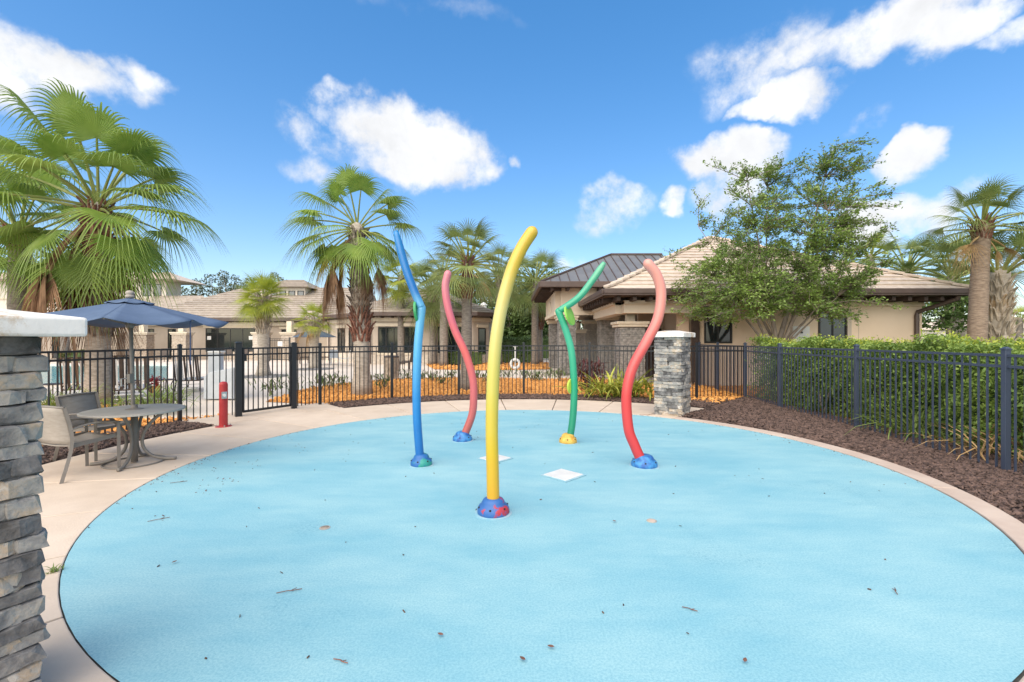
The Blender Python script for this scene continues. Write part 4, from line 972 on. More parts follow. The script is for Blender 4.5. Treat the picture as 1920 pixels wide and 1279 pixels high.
def side_table(b, w, h, label):
    t = thing('side_table', (b[0], b[1], 0), label, 'side table', 'small side tables by the pool')
    MB().lathe([(w / 2, h - .02), (w / 2, h), (.05, h + .004)], (b[0], b[1], 0), 20).build('table_top', M['strapd'], t)
    for k in range(4):
        a = R(45 + 90 * k); MB().tube(catmull([(b[0] + w * .4 * math.cos(a), b[1] + w * .4 * math.sin(a), h - .02), (b[0] + w * .28 * math.cos(a), b[1] + w * .28 * math.sin(a), h * .5), (b[0] + w * .42 * math.cos(a), b[1] + w * .42 * math.sin(a), 0)], 4), .014, 6).build('leg', M['strapd'], t)
side_table(gxy(99, 748), .6, .42, 'small side table at the left end of the pool edge')
side_table(gxy(309, 737), .55, .42, 'small side table between the chaise longues')
# covered pool lift
Yl = G(410, 749).y; t = thing('pool_lift', (G(410, 749).x, Yl, 0), 'pale grey covered pool lift with upright back behind the red bollard', 'pool lift')
P2 = [Wp(u, v, Yl) for u, v in ((381, 749), (381, 707), (393, 698), (438, 689), (438, 749))]
vs = [(p.x, Yl, p.z) for p in P2] + [(p.x - .1, Yl + .7, p.z) for p in P2]
MB().add(vs, [(0, 1, 2, 3, 4)[::-1], (5, 6, 7, 8, 9)] + [(i, (i + 1) % 5, 5 + (i + 1) % 5, 5 + i) for i in range(5)]).build('cover', M['grey'], t, bevel=.03)
p = Wp(407, 661, Yl + .55); MB().box((p.x, Yl + .5, p.z / 2 + .3), (.34, .2, p.z - .6)).build('upright', M['grey'], t, bevel=.02)
MB().box((p.x + .01, Yl + .5, p.z + .02), (.40, .26, .05)).build('top_cover', M['white'], t, bevel=.015)
# slatted litter bin
b = gxy(734, 711); t = thing('litter_bin', (*b, 0), 'brown slatted litter bin on the pool deck left of the blue pole', 'litter bin')
MB().lathe([(.24, .05), (.24, .86)], (*b, 0), 20).build('liner', M['dark'], t)
for k in range(16):
    a = R(22.5 * k); MB().box((b[0] + .28 * math.cos(a), b[1] + .28 * math.sin(a), .46), (.03, .085, .88), a).build('slat', M['boot'], t)
MB().lathe([(.31, .9), (.31, .94), (.2, .97), (.18, .94)], (*b, 0), 20).build('lid', M['strapd'], t)
# life ring
b = Wp(966, 701, 21.5); t = thing('life_ring_stand', (b.x, b.y, 0), 'thin white post standing in the shrub row', 'post')
MB().tube([(b.x, b.y, 0), (b.x, b.y, Wp(966, 650, 21.5).z)], .03, 8).build('post', M['white'], t); MB().beam((b.x - .1, b.y, 1.32), (b.x + .1, b.y, 1.32), .03, .05).build('arm', M['white'], t)
c = Wp(966, 682, 21.4); t = thing('life_ring', tuple(c), 'white life ring hanging on the thin white post', 'life ring')
vs = [(c.x + .195 * math.cos(2 * math.pi * i / 32), c.y - .05, c.z + .195 * math.sin(2 * math.pi * i / 32)) for i in range(33)]
MB().tube(vs, .062, 10, cap=False).build('ring', M['white'], t, smooth=True)
for k in range(4):
    a = R(45 + 90 * k); d_ = Vector((-math.sin(a), 0, math.cos(a))); q = Vector((c.x + .195 * math.cos(a), c.y - .05, c.z + .195 * math.sin(a)))
    MB().tube([q - d_ * .03, q + d_ * .03], .066, 10).build('rope_band', M['grey'], t)
# far umbrella, patio gate with sign, far seats
def far_umbrella(x, y, label, r_=1.35):
    t = thing('patio_umbrella', (x, y, 0), label, 'umbrella', 'far patio umbrellas'); MB().tube([(x, y, 0), (x, y, 2.3)], .035, 8).build('pole', M['slingr'], t)
    vs = [(x, y, 2.35)] + [(x + r_ * math.cos(R(45 * k + 20)), y + r_ * math.sin(R(45 * k + 20)), 1.78) for k in range(8)]
    o = MB().add(vs, [(0, 1 + k, 1 + (k + 1) % 8) for k in range(8)]).build('canopy', M['slate'], t); m_ = o.modifiers.new('thickness', 'SOLIDIFY'); m_.thickness = .01
far_umbrella(cx_(590, 29.5), 29.5, 'far slate blue umbrella behind the small palm on the terrace')
gq = [(cx_(505, 35), 35), (cx_(543, 35), 35)]
t = thing('gate', (*gq[0], 0), 'far black iron gate with a white notice before the clubhouse door', 'gate'); bay(t, gq[0], gq[1], M['iron'], sp=.13, h=1.7, bottom=True)
for p in gq: post(t, p, M['iron'], 0, .1, 1.75, 'gate_post')
MB().box((cx_(526, 35), 34.94, 1.3), (.36, .02, .36)).build('notice', M['white'], t)
def far_chair(u, v, Y, label, m_, rz):
    x = cx_(u, Y); t = thing('patio_chair', (x, Y, 0), label, 'chair', 'far terrace chairs'); ca, sa = math.cos(rz), math.sin(rz)
    def P(a, b, z): return (x + a * ca - b * sa, Y + a * sa + b * ca, z)
    MB().beam(P(-.25, 0, .43), P(.3, 0, .45), .55, .05).build('seat', m_, t); MB().beam(P(-.25, 0, .45), P(-.38, 0, .95), .55, .04, up=(ca, sa, 0)).build('backrest', m_, t)
    for a in (-.25, .27):
        for b_ in (-.25, .25): MB().tube([P(a, b_, 0), P(a, b_, .43)], .02, 6).build('leg', m_, t)
for i, (u, Y, m_, rz, l) in enumerate(((645, 29, M['white'], R(200), 'far white chair left of the big middle palm trunk'), (664, 29.5, M['white'], R(240), 'far white chair just left of the middle palm trunk'), (628, 30, M['grey'], R(300), 'far pale grey chair under the wing downspout'),
        (757, 24, M['strapd'], R(20), 'far dark chair beside the slatted bin'), (768, 25, M['strapd'], R(150), 'far dark chair touching the blue pole in view'), (570, 31, M['strapd'], R(30), 'far dark chair left of the slate blue umbrella'), (612, 31, M['strapd'], R(190), 'far dark chair right of the slate blue umbrella'),
        (455, 35, M['strapd'], R(250), 'far dark chair before the wide clubhouse window'), (425, 35, M['strapd'], R(280), 'far dark chair left of the wide window centre'), (240, 34, M['strapd'], R(280), 'far dark chair left of the umbrella pole beyond the pool'), (305, 34, M['strapd'], R(280), 'far dark chair between pale stone columns beyond the pool'))):
    far_chair(u, 0, Y, l, m_, rz)

# ------------------------------------------------------------------ palms
def frond_mesh(name, m_, elev, Lp, Rb, seed, nseg=34, span=118, droop=.5, sag=12, split=.5, steps=6, fold=.22, cup=.10):
    rr = random.Random(seed); vs = []; fs = []
    pts = [Vector((0, 0, 0))]; e = R(elev); npet = 6
    for i in range(npet):
        el = e - R(sag) * (i + 1) / npet; pts.append(pts[-1] + Vector((math.cos(el), 0, math.sin(el))) * Lp / npet)
    mb = MB(); mb.tube(pts, [.035 - .016 * i / npet for i in range(npet + 1)], 5); vs = mb.v; fs = mb.f; npf = len(fs)
    hp = pts[-1]; el = e - R(sag) * 1.2; d1 = Vector((math.cos(el), 0, math.sin(el))); s = Vector((0, 1, 0)); nr = d1.cross(s)
    dth = 2 * R(span) / nseg
    for i in range(nseg):
        th = -R(span) + (i + .5) * dth; Ls = Rb * (.74 + .26 * math.cos(th * .75)) * rr.uniform(.9, 1.06)
        dd = d1 * math.cos(th) + s * math.sin(th); sd = -d1 * math.sin(th) + s * math.cos(th); rs = Ls * split * rr.uniform(.92, 1.08); base = len(vs)
        tw = rr.uniform(-.05, .05)
        for k in range(steps + 1):
            r_ = Ls * (k / steps); f_ = k / steps
            x = max(0, r_ - rs * .8); p = hp + dd * r_ + nr * (-cup * r_ * r_ / Rb * (1 - abs(math.cos(th)) * .3)) + sd * tw * x
            dz = droop * x ** 1.6 / max(Rb, .3) ** .6; 
            p = p + Vector((0, 0, -dz)); p -= dd * dz * .32
            w = r_ * math.tan(dth / 2) * 1.03 if r_ <= rs else rs * math.tan(dth / 2) * max(.04, 1 - (r_ - rs) / (Ls - rs)) 
            if r_ > rs: w *= .62
            w = max(w, .0015)
            vs += [tuple(p - sd * w + nr * w * fold), tuple(p - nr * w * fold), tuple(p + sd * w + nr * w * fold)]
        for k in range(steps): q = base + k * 3; fs += [(q, q + 3, q + 4, q + 1), (q + 1, q + 4, q + 5, q + 2)]
    me = bpy.data.meshes.new(name); me.from_pydata(vs, [], fs); me.materials.append(m_); me.materials.append(M['petiole'] if m_ is not M['dead'] and m_ is not M['deadt'] else m_)
    mi = [1 if i < npf else 0 for i in range(len(fs))]; me.polygons.foreach_set('material_index', mi); me.update(); return me
FM = {}
ELEV = (80, 62, 45, 28, 10, -10, -32, -55)
def fset(key, m_, Lp, Rb, **k):
    FM[key] = {e: [frond_mesh('frond', m_, e, Lp, Rb, 100 + i * 7 + j, sag=8 + 10 * (e < 50), **k) for j in range(2)] for i, e in enumerate(ELEV)}
fset('fan', M['frond'], 1.3, 1.22, droop=.85, nseg=40, split=.44, steps=8)
fset('sabal', M['frondg'], .85, .95, droop=.5, nseg=26, span=100, split=.36, steps=5)
fset('bright', M['frondy'], .6, .85, droop=.22, nseg=26, span=105, split=.38, steps=5)
FM['dead'] = {e: [frond_mesh('dead_frond', M['dead'], e, .95, 1.1, 300 + j, nseg=22, span=52, droop=.9, sag=25, split=.4, fold=.8) for j in range(2)] for e in (-45, -62, -78)}
FM['orange'] = {e: [frond_mesh('orange_frond', M['frondo'], e, .8, 1.15, 330 + j, nseg=26, span=75, droop=.9, sag=20, split=.4, fold=.5) for j in range(2)] for e in (-30, -60)}
FM['tan'] = {e: [frond_mesh('dry_frond', M['deadt'], e, .6, .9, 350 + j, nseg=20, span=60, droop=.9, sag=20, split=.3, fold=.5) for j in range(2)] for e in (-20, -55)}
def boot_mesh(m_):
    mb = MB(); 
    for s in (-1, 1):
        pts = [(s * .05, 0, 0), (s * .042, .035, .14), (s * .03, .085, .26), (s * .018, .15, .34)]
        mb.tube(pts, [.03, .026, .02, .012], 5)
    return mb.mesh('leaf_base', m_)
BOOT = {k: boot_mesh(M[k]) for k in ('boot', 'bootd', 'bootr')}
def put_frond(t, key, az, el, org, sc, rnd_=rnd):
    d = FM[key]; e = min(d, key=lambda x: abs(x - el)); nm = {'dead': 'dead_frond', 'orange': 'orange_frond', 'tan': 'dry_frond'}.get(key, 'frond')
    rl = 8 if key in ('fan', 'dead', 'orange') else 24
    link(nm, rnd_.choice(d[e]), t, org, (R(rnd_.uniform(-rl, rl)), R(-(el - e)), R(az)), (sc, sc * rnd_.uniform(.9, 1.1), sc))
def palm(x, y, ztop, r0, r1, label, key='sabal', nf=26, fs=1.0, custom=None, boots=(), dead=(), tm='trunk', lean=(0, 0), name='palm_tree', crown_r=.12, seed=0, emin=-45, z0=-.05, flare=1.25, rough=True):
    rr = random.Random(seed + 11); t = thing(name, (x, y, 0), label, 'palm tree', 'palm trees')
    top = Vector((x + lean[0], y + lean[1], ztop)); pts = []; rad = []
    for i in range(15):
        f = i / 14; pts.append((x + lean[0] * f ** 1.5, y + lean[1] * f ** 1.5, z0 + (ztop - z0) * f)); rad.append((r0 + (r1 - r0) * f) * (1 + (flare - 1) * max(0, 1 - f * 7)) * rr.uniform(.97, 1.03))
    MB().tube(pts + [(pts[-1][0], pts[-1][1], ztop + .12)], rad + [rad[-1] * .35], 14).build('trunk', M[tm], t, smooth=True)
    def at(z):
        f = (z - z0) / (ztop - z0); return x + lean[0] * max(f, 0) ** 1.5, y + lean[1] * max(f, 0) ** 1.5, r0 + (r1 - r0) * f
    for za, zb_, kind, dens in boots:
        z = za; k = 0
        while z < zb_:
            cx, cy, rr_ = at(z)
            for q in range(7):
                a = q * 2 * math.pi / 7 + (k % 2) * math.pi / 7 + rr.uniform(-.08, .08); s = dens * rr.uniform(.85, 1.15)
                link('leaf_base', BOOT[kind], t, (cx + (rr_ * .92) * math.cos(a), cy + (rr_ * .92) * math.sin(a), z + rr.uniform(-.03, .03)), (rr.uniform(-.15, .1), rr.uniform(-.15, .15), a - math.pi / 2), (s * 1.15, s, s))
            z += .2 * dens; k += 1
    o = top
    if custom:
        for az, el, sc, *kk in custom: put_frond(t, kk[0] if kk else key, az, el, o + Vector((0, 0, rr.uniform(-.15, .05))), sc * fs, rr)
    for i in range(nf):
        f = (i + .5) / nf; el = 84 - (84 - emin) * f ** .9 + rr.uniform(-6, 6); az = i * 137.5 + rr.uniform(-14, 14)
        put_frond(t, key, az, el, o + Vector((0, 0, -.25 * f)) + Vector((math.cos(R(az)), math.sin(R(az)), 0)) * crown_r * .6, fs * rr.uniform(.88, 1.1), rr)
    for az, el, sc, kk in dead: put_frond(t, kk, az, el, o + Vector((math.cos(R(az)) * crown_r, math.sin(R(az)) * crown_r, -.45 + rr.uniform(-.1, .1))), sc * fs, rr)
    return t
# az: 0 right, 90 away, 180 left, 270 towards the camera
p = G(184, 756); z = Wp(0, 388, p.y).z
palm(p.x, p.y, z, .27, .24, 'largest fan palm with brown hanging fronds behind the patio umbrella', 'fan', 0, 1.18, tm='trunkw',
     custom=[(222, 64, 1.3), (265, 80, 1.3), (282, 52, 1.0), (345, 58, 1.1), (20, 62, 1.05), (60, 66, 1.0), (160, 50, 1.1), (188, 36, 1.2), (205, 16, 1.12), (228, 10, 1.05), (0, 30, 1.05), (352, 12, 1.12), (20, 10, 1.1), (322, -4, 1.05), (325, -28, 1.0), (345, -30, 1.05), (281, -56, 1.05), (180, -8, 1.05), (120, 20, .95), (90, -10, .9), (60, 0, .95), (40, -30, .9), (100, 50, .95), (355, -46, .95), (12, -42, .95), (318, -55, 1.0), (140, -10, .9), (302, 72, 1.15), (322, 42, 1.05), (242, 46, 1.1), (175, 62, 1.05), (10, 46, 1.0), (337, 20, 1.05), (252, -30, .95), (206, -14, 1.0), (268, 30, .95)],
     dead=[(238, -45, 1.45, 'dead'), (232, -45, 1.35, 'dead'), (246, -46, 1.35, 'dead'), (218, -45, 1.3, 'dead'), (225, -62, 1.45, 'dead'), (300, -78, 1.3, 'dead'), (330, -78, 1.35, 'dead'), (350, -62, 1.15, 'dead'), (190, -78, 1.2, 'dead'), (255, -78, 1.35, 'dead'), (315, -78, 1.35, 'dead'), (285, -78, 1.4, 'dead')],
     boots=[(z - 1.3, z - .1, 'bootr', 1.1), (1.75, 2.35, 'bootd', 1.2)], crown_r=.2, seed=1, flare=1.15)
x, Y = cx_(36, 12.6), 12.6
palm(x, Y, Wp(0, 430, Y).z, .25, .22, 'fan palm at the far left edge, its crown half out of frame', 'fan', 30, 1.0, tm='trunk', boots=[(Wp(0, 470, Y).z, Wp(0, 430, Y).z, 'bootr', 1)], seed=2, emin=-40)
p = G(679, 739); z = Wp(0, 425, p.y).z
palm(p.x, p.y, z, .245, .20, 'tall fan palm with orange and brown fronds left of the blue pole', 'fan', 0, .90, tm='trunkw', lean=(-.15, 0),
     custom=[(262, 80, 1.0), (300, 68, .95), (225, 64, .92), (350, 48, 1.05), (190, 45, 1.05), (165, 62, .95), (20, 62, .9), (185, 18, 1.1), (205, 24, 1.0), (335, 30, .95), (5, 20, 1.05), (200, -4, 1.08), (222, -10, 1.0), (250, 6, .9), (172, -18, 1.0), (342, -8, 1.0), (318, -20, .95), (290, -30, .95), (308, -46, .9), (8, -22, 1.0), (30, -30, .9), (90, 20, .9), (120, -10, .9), (60, -10, .9), (150, -30, .9), (192, -30, 1.0), (240, -30, .85)],
     dead=[(215, -30, .95, 'orange'), (200, -30, 1.0, 'orange'), (208, -60, 1.0, 'orange'), (222, -45, 1.25, 'dead'), (200, -45, 1.3, 'dead'), (188, -45, 1.2, 'dead'), (212, -62, 1.4, 'dead'), (170, -45, 1.2, 'dead'), (342, -45, 1.05, 'dead'), (356, -45, 1.1, 'dead'), (350, -62, 1.2, 'dead'), (20, -45, 1.0, 'dead')],
     boots=[(Wp(0, 588, p.y).z, z - .15, 'bootd', .95), (Wp(0, 640, p.y).z, Wp(0, 590, p.y).z, 'bootr', 1.15)], crown_r=.2, seed=3, flare=1.35)
p = G(494, 704); z = Wp(0, 556, p.y).z
palm(p.x, p.y, z, .24, .24, 'short bright yellow-green palm in a gravel ring behind the gate', 'bright', 44, 1.0, tm='trunkw', boots=[(1.9, z - .1, 'boot', 1.15)], seed=4, emin=-40, dead=[(230, -55, .6, 'tan'), (300, -55, .6, 'tan')], flare=1.5)
x, Y = cx_(589, 26.5), 26.5; z = Wp(0, 597, Y).z
palm(x, Y, z, .28, .27, 'small palm with orange fronds and latticed trunk on the terrace', 'bright', 24, .9, tm='trunkw', boots=[(1.75, z - .1, 'boot', 1.3)], dead=[(200, -20, 1.0, 'tan'), (215, -55, 1.0, 'tan'), (240, -55, .9, 'tan'), (185, -20, .9, 'tan')], seed=5, emin=-20)
p = G(874, 730); z = Wp(0, 487, p.y).z
palm(p.x, p.y, z, .19, .16, 'slender grey-green palm behind the faded red pole', 'sabal', 34, 1.0, boots=[(Wp(0, 560, p.y).z, z, 'bootr', .7)], seed=6, lean=(.05, 0), dead=[(200, -20, .7, 'tan'), (330, -20, .8, 'tan'), (250, -55, .6, 'tan')], emin=-30)
for i, (u, Y, vb, r_, nf, fs, lab, bt, key) in enumerate((
        (812, 30.5, 548, .24, 34, 1.75, 'palm with shaggy crown standing before the wing window', 'boot', 'sabal'),
        (832, 29, 512, .26, 26, 1.4, 'bare-trunked palm close right of the shaggy one by the wing', None, 'sabal'),
        (752, 31, 520, .24, 24, 1.5, 'palm behind the blue pole in front of the wing roof', None, 'bright'),
        (935, 30, 515, .22, 30, 1.6, 'palm seen through the yellow pole, before the trees', None, 'sabal'),
        (1003, 30.5, 528, .24, 32, 1.75, 'palm with clean grey trunk left of the pavilion', None, 'sabal'),
        (1012, 33, 560, .22, 18, 1.2, 'lower palm close behind the clean trunked palm', 'bootr', 'sabal'),
        (122, 33, 520, .25, 26, 1.5, 'far palm with white latticed trunk left behind the umbrella', 'boot', 'bright'))):
    x = cx_(u, Y); z = Wp(0, vb, Y).z
    palm(x, Y, z, r_, r_ * .9, lab, key, nf, fs, boots=[(z - 2.2, z, bt, 1.3)] if bt else (), seed=20 + i, emin=-50 if i in (0, 2) else -35, tm='trunk')
Y = 14.2; x = cx_(1830, Y); z = Wp(0, 420, Y).z
palm(x, Y, z, .25, .20, 'tall palm with ringed brown trunk at the right end of the tan building', 'sabal', 20, 1.0, boots=[(z - .45, z, 'bootr', .9)], seed=40, tm='trunkb', lean=(.2, 0), custom=[(190, 10, 1.0), (205, 22, 1.0), (340, 25, 1.1), (350, 5, 1.1), (270, 80, 1.05), (240, 55, 1), (310, 55, 1)], dead=[(190, -20, 1.05, 'tan'), (205, -20, .9, 'tan'), (350, -20, 1.0, 'tan'), (330, -55, .7, 'tan')], emin=-5, z0=-.05)
Y = 15.5; x = cx_(1872, Y); z = Wp(0, 512, Y).z
palm(x, Y, z, .32, .30, 'thick palm with latticed leaf bases and golden fruit stalks, right edge', 'sabal', 20, 1.15, tm='trunkw', boots=[(.8, z - .3, 'boot', 1.2)], seed=41, emin=30, dead=[(a, -20 if a % 2 else -55, .5, 'tan') for a in range(180, 361, 22)])
for i, (u, Y, vb, fs, lab, key, nf) in enumerate(((1700, 26, 505, 1.75, 'palm rising behind the right hip of the tile roof', 'sabal', 22), (1632, 30, 480, 1.5, 'yellow-green palm partly hidden by the oak above the roof', 'bright', 20), (1785, 24, 520, 1.9, 'broad palm behind the roof end, left of the tall ringed trunk', 'sabal', 26), (1798, 27, 560, 1.2, 'palm with pale leaning trunk behind the small tree', 'bright', 14), (1912, 42, 598, 1.2, 'distant golden palm at the right edge', 'bright', 20))):
    x = cx_(u, Y); z = Wp(0, vb, Y).z; palm(x, Y, z, .26, .22, lab, key, nf, fs, seed=50 + i, emin=-15)
# gravel rings at two palms
for (u, v, r_) in ((494, 705, 1.0), (589, 691.5, 1.05)):
    p = G(u, v); sheet('gravel_ring', [(p.x + r_ * math.cos(R(a)), p.y + r_ * math.sin(R(a))) for a in range(0, 360, 12)], -.02, M['gravel'])
    pts = []
    for _ in range(500): a = rnd.uniform(0, 6.28); q = r_ * math.sqrt(rnd.random()); pts.append((p.x + q * math.cos(a), p.y + q * math.sin(a), -.01))
    chips('gravel', M['gravel'], pts, .06, int(u), flat=.7)

# ------------------------------------------------------------------ trees and hedge
def limb(mb, pts, r0, r1, n=6):
    P = catmull(pts, 4); m_ = len(P); mb.tube(P, [r0 + (r1 - r0) * i / (m_ - 1) for i in range(m_)], n); return P
def oak():
    rr = random.Random(5); rng = np.random.default_rng(5); Yo = 14.3; s = Yo / FP
    base = Vector((cx_(1457, Yo), Yo, 0)); t = thing('oak_tree', tuple(base), 'leafy oak with airy slanting crown behind the hedge', 'tree')
    poly = [(1262, 558), (1250, 585), (1290, 612), (1360, 606), (1400, 585), (1440, 598), (1500, 592), (1560, 604), (1600, 596), (1632, 562), (1604, 505), (1622, 440), (1638, 372), (1604, 340), (1612, 290), (1606, 225), (1584, 250), (1560, 292), (1520, 300), (1480, 312), (1440, 288), (1418, 318), (1388, 290), (1366, 322), (1330, 306), (1298, 352), (1312, 395), (1334, 430), (1292, 462), (1240, 466), (1272, 495), (1262, 530)]
    tr = MB(); stems = []
    top0 = Vector((base.x - .02, Yo, 1.5))
    limb(tr, [base, base + Vector((0, 0, .8)), top0], .21, .16, 10)
    for (u, v, dy, r_) in ((1575, 270, .3, .085), (1385, 350, -.5, .07), (1455, 340, .5, .06), (1330, 520, -.3, .055), (1590, 500, .1, .055), (1520, 410, -.8, .07), (1430, 470, .9, .055), (1610, 400, .6, .05), (1320, 420, .4, .05), (1370, 560, -1.0, .045), (1530, 560, -1.0, .045)):
        e = Wp(u, v, Yo); e.y += dy; mid = top0.lerp(e, .45) + Vector((0, 0, -.05)); mid.x = top0.x + (e.x - top0.x) * .5 + rr.uniform(-.2, .2); mid.y += rr.uniform(-.3, .3)
        st = base + Vector((0, 0, rr.uniform(1.0, 1.5)))
        stems.append((st, mid, e, limb(tr, [st, st.lerp(mid, .5), mid, e], r_, .010, 7)))
    L_pts = []; L_dirs = []; tw = MB()
    n_l = 0
    while n_l < 430:
        u = rr.uniform(1240, 1645); v = rr.uniform(220, 612)
        if not in_poly(u, v, poly): continue
        dens = .30 + .70 * min(1, max(0, (v - 330) / 170)); dens *= ((.42 if u < 1370 else .75 if u < 1430 else 1.0) if v < 490 else .9)
        if u > 1490 and v < 340: dens = .46
        if rr.random() > dens: continue
        n_l += 1
        wid = 1.9 * min(1, max(.25, (v - 230) / 220)); tip = Wp(u, v, Yo); tip.y += rr.uniform(-wid, wid)
        best = min(((q - (tip - Vector((0, 0, .25)))).length, q) for st, mid, e, P in stems for q in P[5:] if q.z < tip.z + .3) if any(q.z < tip.z + .3 for *_, P in stems for q in P[5:]) else (1, top0)
        src = best[1]; dv = tip - src
        md = src + dv * .5 + Vector((rr.uniform(-.15, .15), rr.uniform(-.15, .15), dv.length * .08))
        P = limb(tw, [src, md, tip], 0.014, .004, 4)
        lean = Vector((.55, 0, .35)) if v < 450 else Vector((.1 + .5 * (u - 1450) / 200, -.2, -.1))
        for j in range(13):
            f = rr.uniform(.3, 1.0); o = P[int(f * (len(P) - 1))]; d = (dv.normalized() * .6 + lean * .5 + Vector((rr.uniform(-1, 1), rr.uniform(-1, 1), rr.uniform(-.5, .5))) * .75).normalized(); ln = rr.uniform(.2, .52)
            tw.tube([o, o + d * ln], .004, 3, cap=False)
            for k in range(12):
                g = rr.uniform(.15, 1.08); L_pts.append(o + d * ln * g + Vector((rr.gauss(0, .035), rr.gauss(0, .035), rr.gauss(0, .035)))); L_dirs.append(d)
    tr.build('trunk', M['bark'], t, smooth=True); tw.build('twig_mass', M['bark'], t, kind='stuff')
    V, F = leaf_quads(np.array(L_pts), .082, rng, .5, .5, np.array(L_dirs)); link('crown', np_mesh('crown', V - np.array(base), F, M['oakleaf']), t, base, kind='stuff')
oak()
def leafy_tree(base, h, crown, label, m_, n=3000, leaf=.25, name='tree', seed=0, trunk_r=.18, group=None, cat='tree'):
    """crown: list of (dx, dy, z, radius) clumps"""
    rng = np.random.default_rng(seed); rr = random.Random(seed); b = Vector((base[0], base[1], 0)); t = thing(name, tuple(b), label, cat, group)
    tr = MB(); zt = min(c[2] for c in crown); limb(tr, [b, b + Vector((0, 0, zt * .5)), b + Vector((rr.uniform(-.1, .1), 0, zt))], trunk_r, trunk_r * .7, 8)
    P = []; tot = sum(c[3] ** 2 for c in crown)
    for dx, dy, z, r_ in crown:
        c = b + Vector((dx, dy, z)); s0 = b + Vector((0, 0, zt * .9)); limb(tr, [s0, s0.lerp(c, .5) + Vector((0, 0, .1)), c], trunk_r * .5, .03, 6)
        k = int(n * r_ * r_ / tot); d = rng.normal(size=(k, 3)); d /= np.linalg.norm(d, axis=1)[:, None]; rad = r_ * rng.uniform(.35, 1.0, k) ** .5 * (1 + .25 * np.sin(d[:, 0] * 7 + seed) * np.cos(d[:, 2] * 6))
        P.append(np.array(c) + d * rad[:, None] * np.array((1, 1, .8)))
    tr.build('trunk', M['bark'], t, smooth=True)
    V, F = leaf_quads(np.concatenate(P), leaf, rng, .6, .4); link('crown', np_mesh('crown', V - np.array(b), F, m_), t, b, kind='stuff')
    return t
Y = 22; b = (cx_(1780, Y), Y)
leafy_tree(b, 4, [(-.7, 0, 2.6, .7), (.5, .2, 2.5, .7), (0, -.3, 3.3, .9), (-.9, .3, 3.5, .7), (.8, 0, 3.4, .7), (-.2, .3, 4.0, .7)], 'small round-headed green tree right of the tan building', M['leafm'], 3200, .16, seed=3, trunk_r=.12)
# wood behind, each tree its own
wd = [(905, 58, 9.5, 'leafm'), (945, 52, 8.0, 'leafd'), (985, 62, 11.0, 'leafm'), (1030, 56, 9.5, 'leafd'), (1062, 66, 11.0, 'leafm'), (925, 44, 5.0, 'leafd'), (968, 44, 5.5, 'leafm'), (1015, 42, 5.2, 'leafd'), (880, 66, 10.5, 'leafd'), (1100, 70, 10, 'leafm')]
wl = ['left end of the wood beside the wing roof', 'dark tree behind the yellow pole', 'taller tree in the middle of the wood', 'dark tree left of the pavilion eave', 'tree rising behind the pavilion corner', 'low dark tree right of the wing corner', 'low lighter tree in the middle of the wood', 'low dark tree left of the pavilion columns', 'tree behind the wing roof', 'tree hidden behind the metal roof']
for i, (u, Y, h, k) in enumerate(wd):
    rr = random.Random(i); r_ = h * .26
    leafy_tree((cx_(u, Y), Y), h, [(rr.uniform(-1, 1) * r_, rr.uniform(-.6, .6) * r_, h * f, r_ * rr.uniform(.6, .95)) for f in (.22, .3, .38, .48, .55, .62, .7, .8, .88)], ('broadleaf tree, ' if i not in (1, 3, 5, 6, 7) else 'bushy ') + wl[i], M[k], 5200, .34, seed=60 + i, trunk_r=.22, group='trees of the wood behind the pool')
for i, (u, Y, h, lab) in enumerate(((375, 75, 12.0, 'thin pine right of the upper storey roof'), (402, 80, 13.2, 'thin pine left of the hip roof top'), (432, 78, 13.5, 'tallest far pine above the clubhouse roof'), (455, 82, 13.6, 'far pine left of the bright palm'), (525, 80, 13.8, 'far pine above the clerestory roof'), (350, 72, 10.5, 'far pine beside the pale upper storey'), (415, 70, 10.4, 'lower far pine just above the roof line'))):
    rr = random.Random(90 + i)
    h *= .94
    leafy_tree((cx_(u, Y), Y), h, [(rr.uniform(-1.6, 1.6), rr.uniform(-1, 1), h * f, rr.uniform(.6, 1.15)) for f in (.55, .62, .7, .76, .82, .88, .93, .98)], lab, M['pine'], 1100, .30, name='pine_tree', seed=90 + i, trunk_r=.2, group='far pines behind the clubhouse')
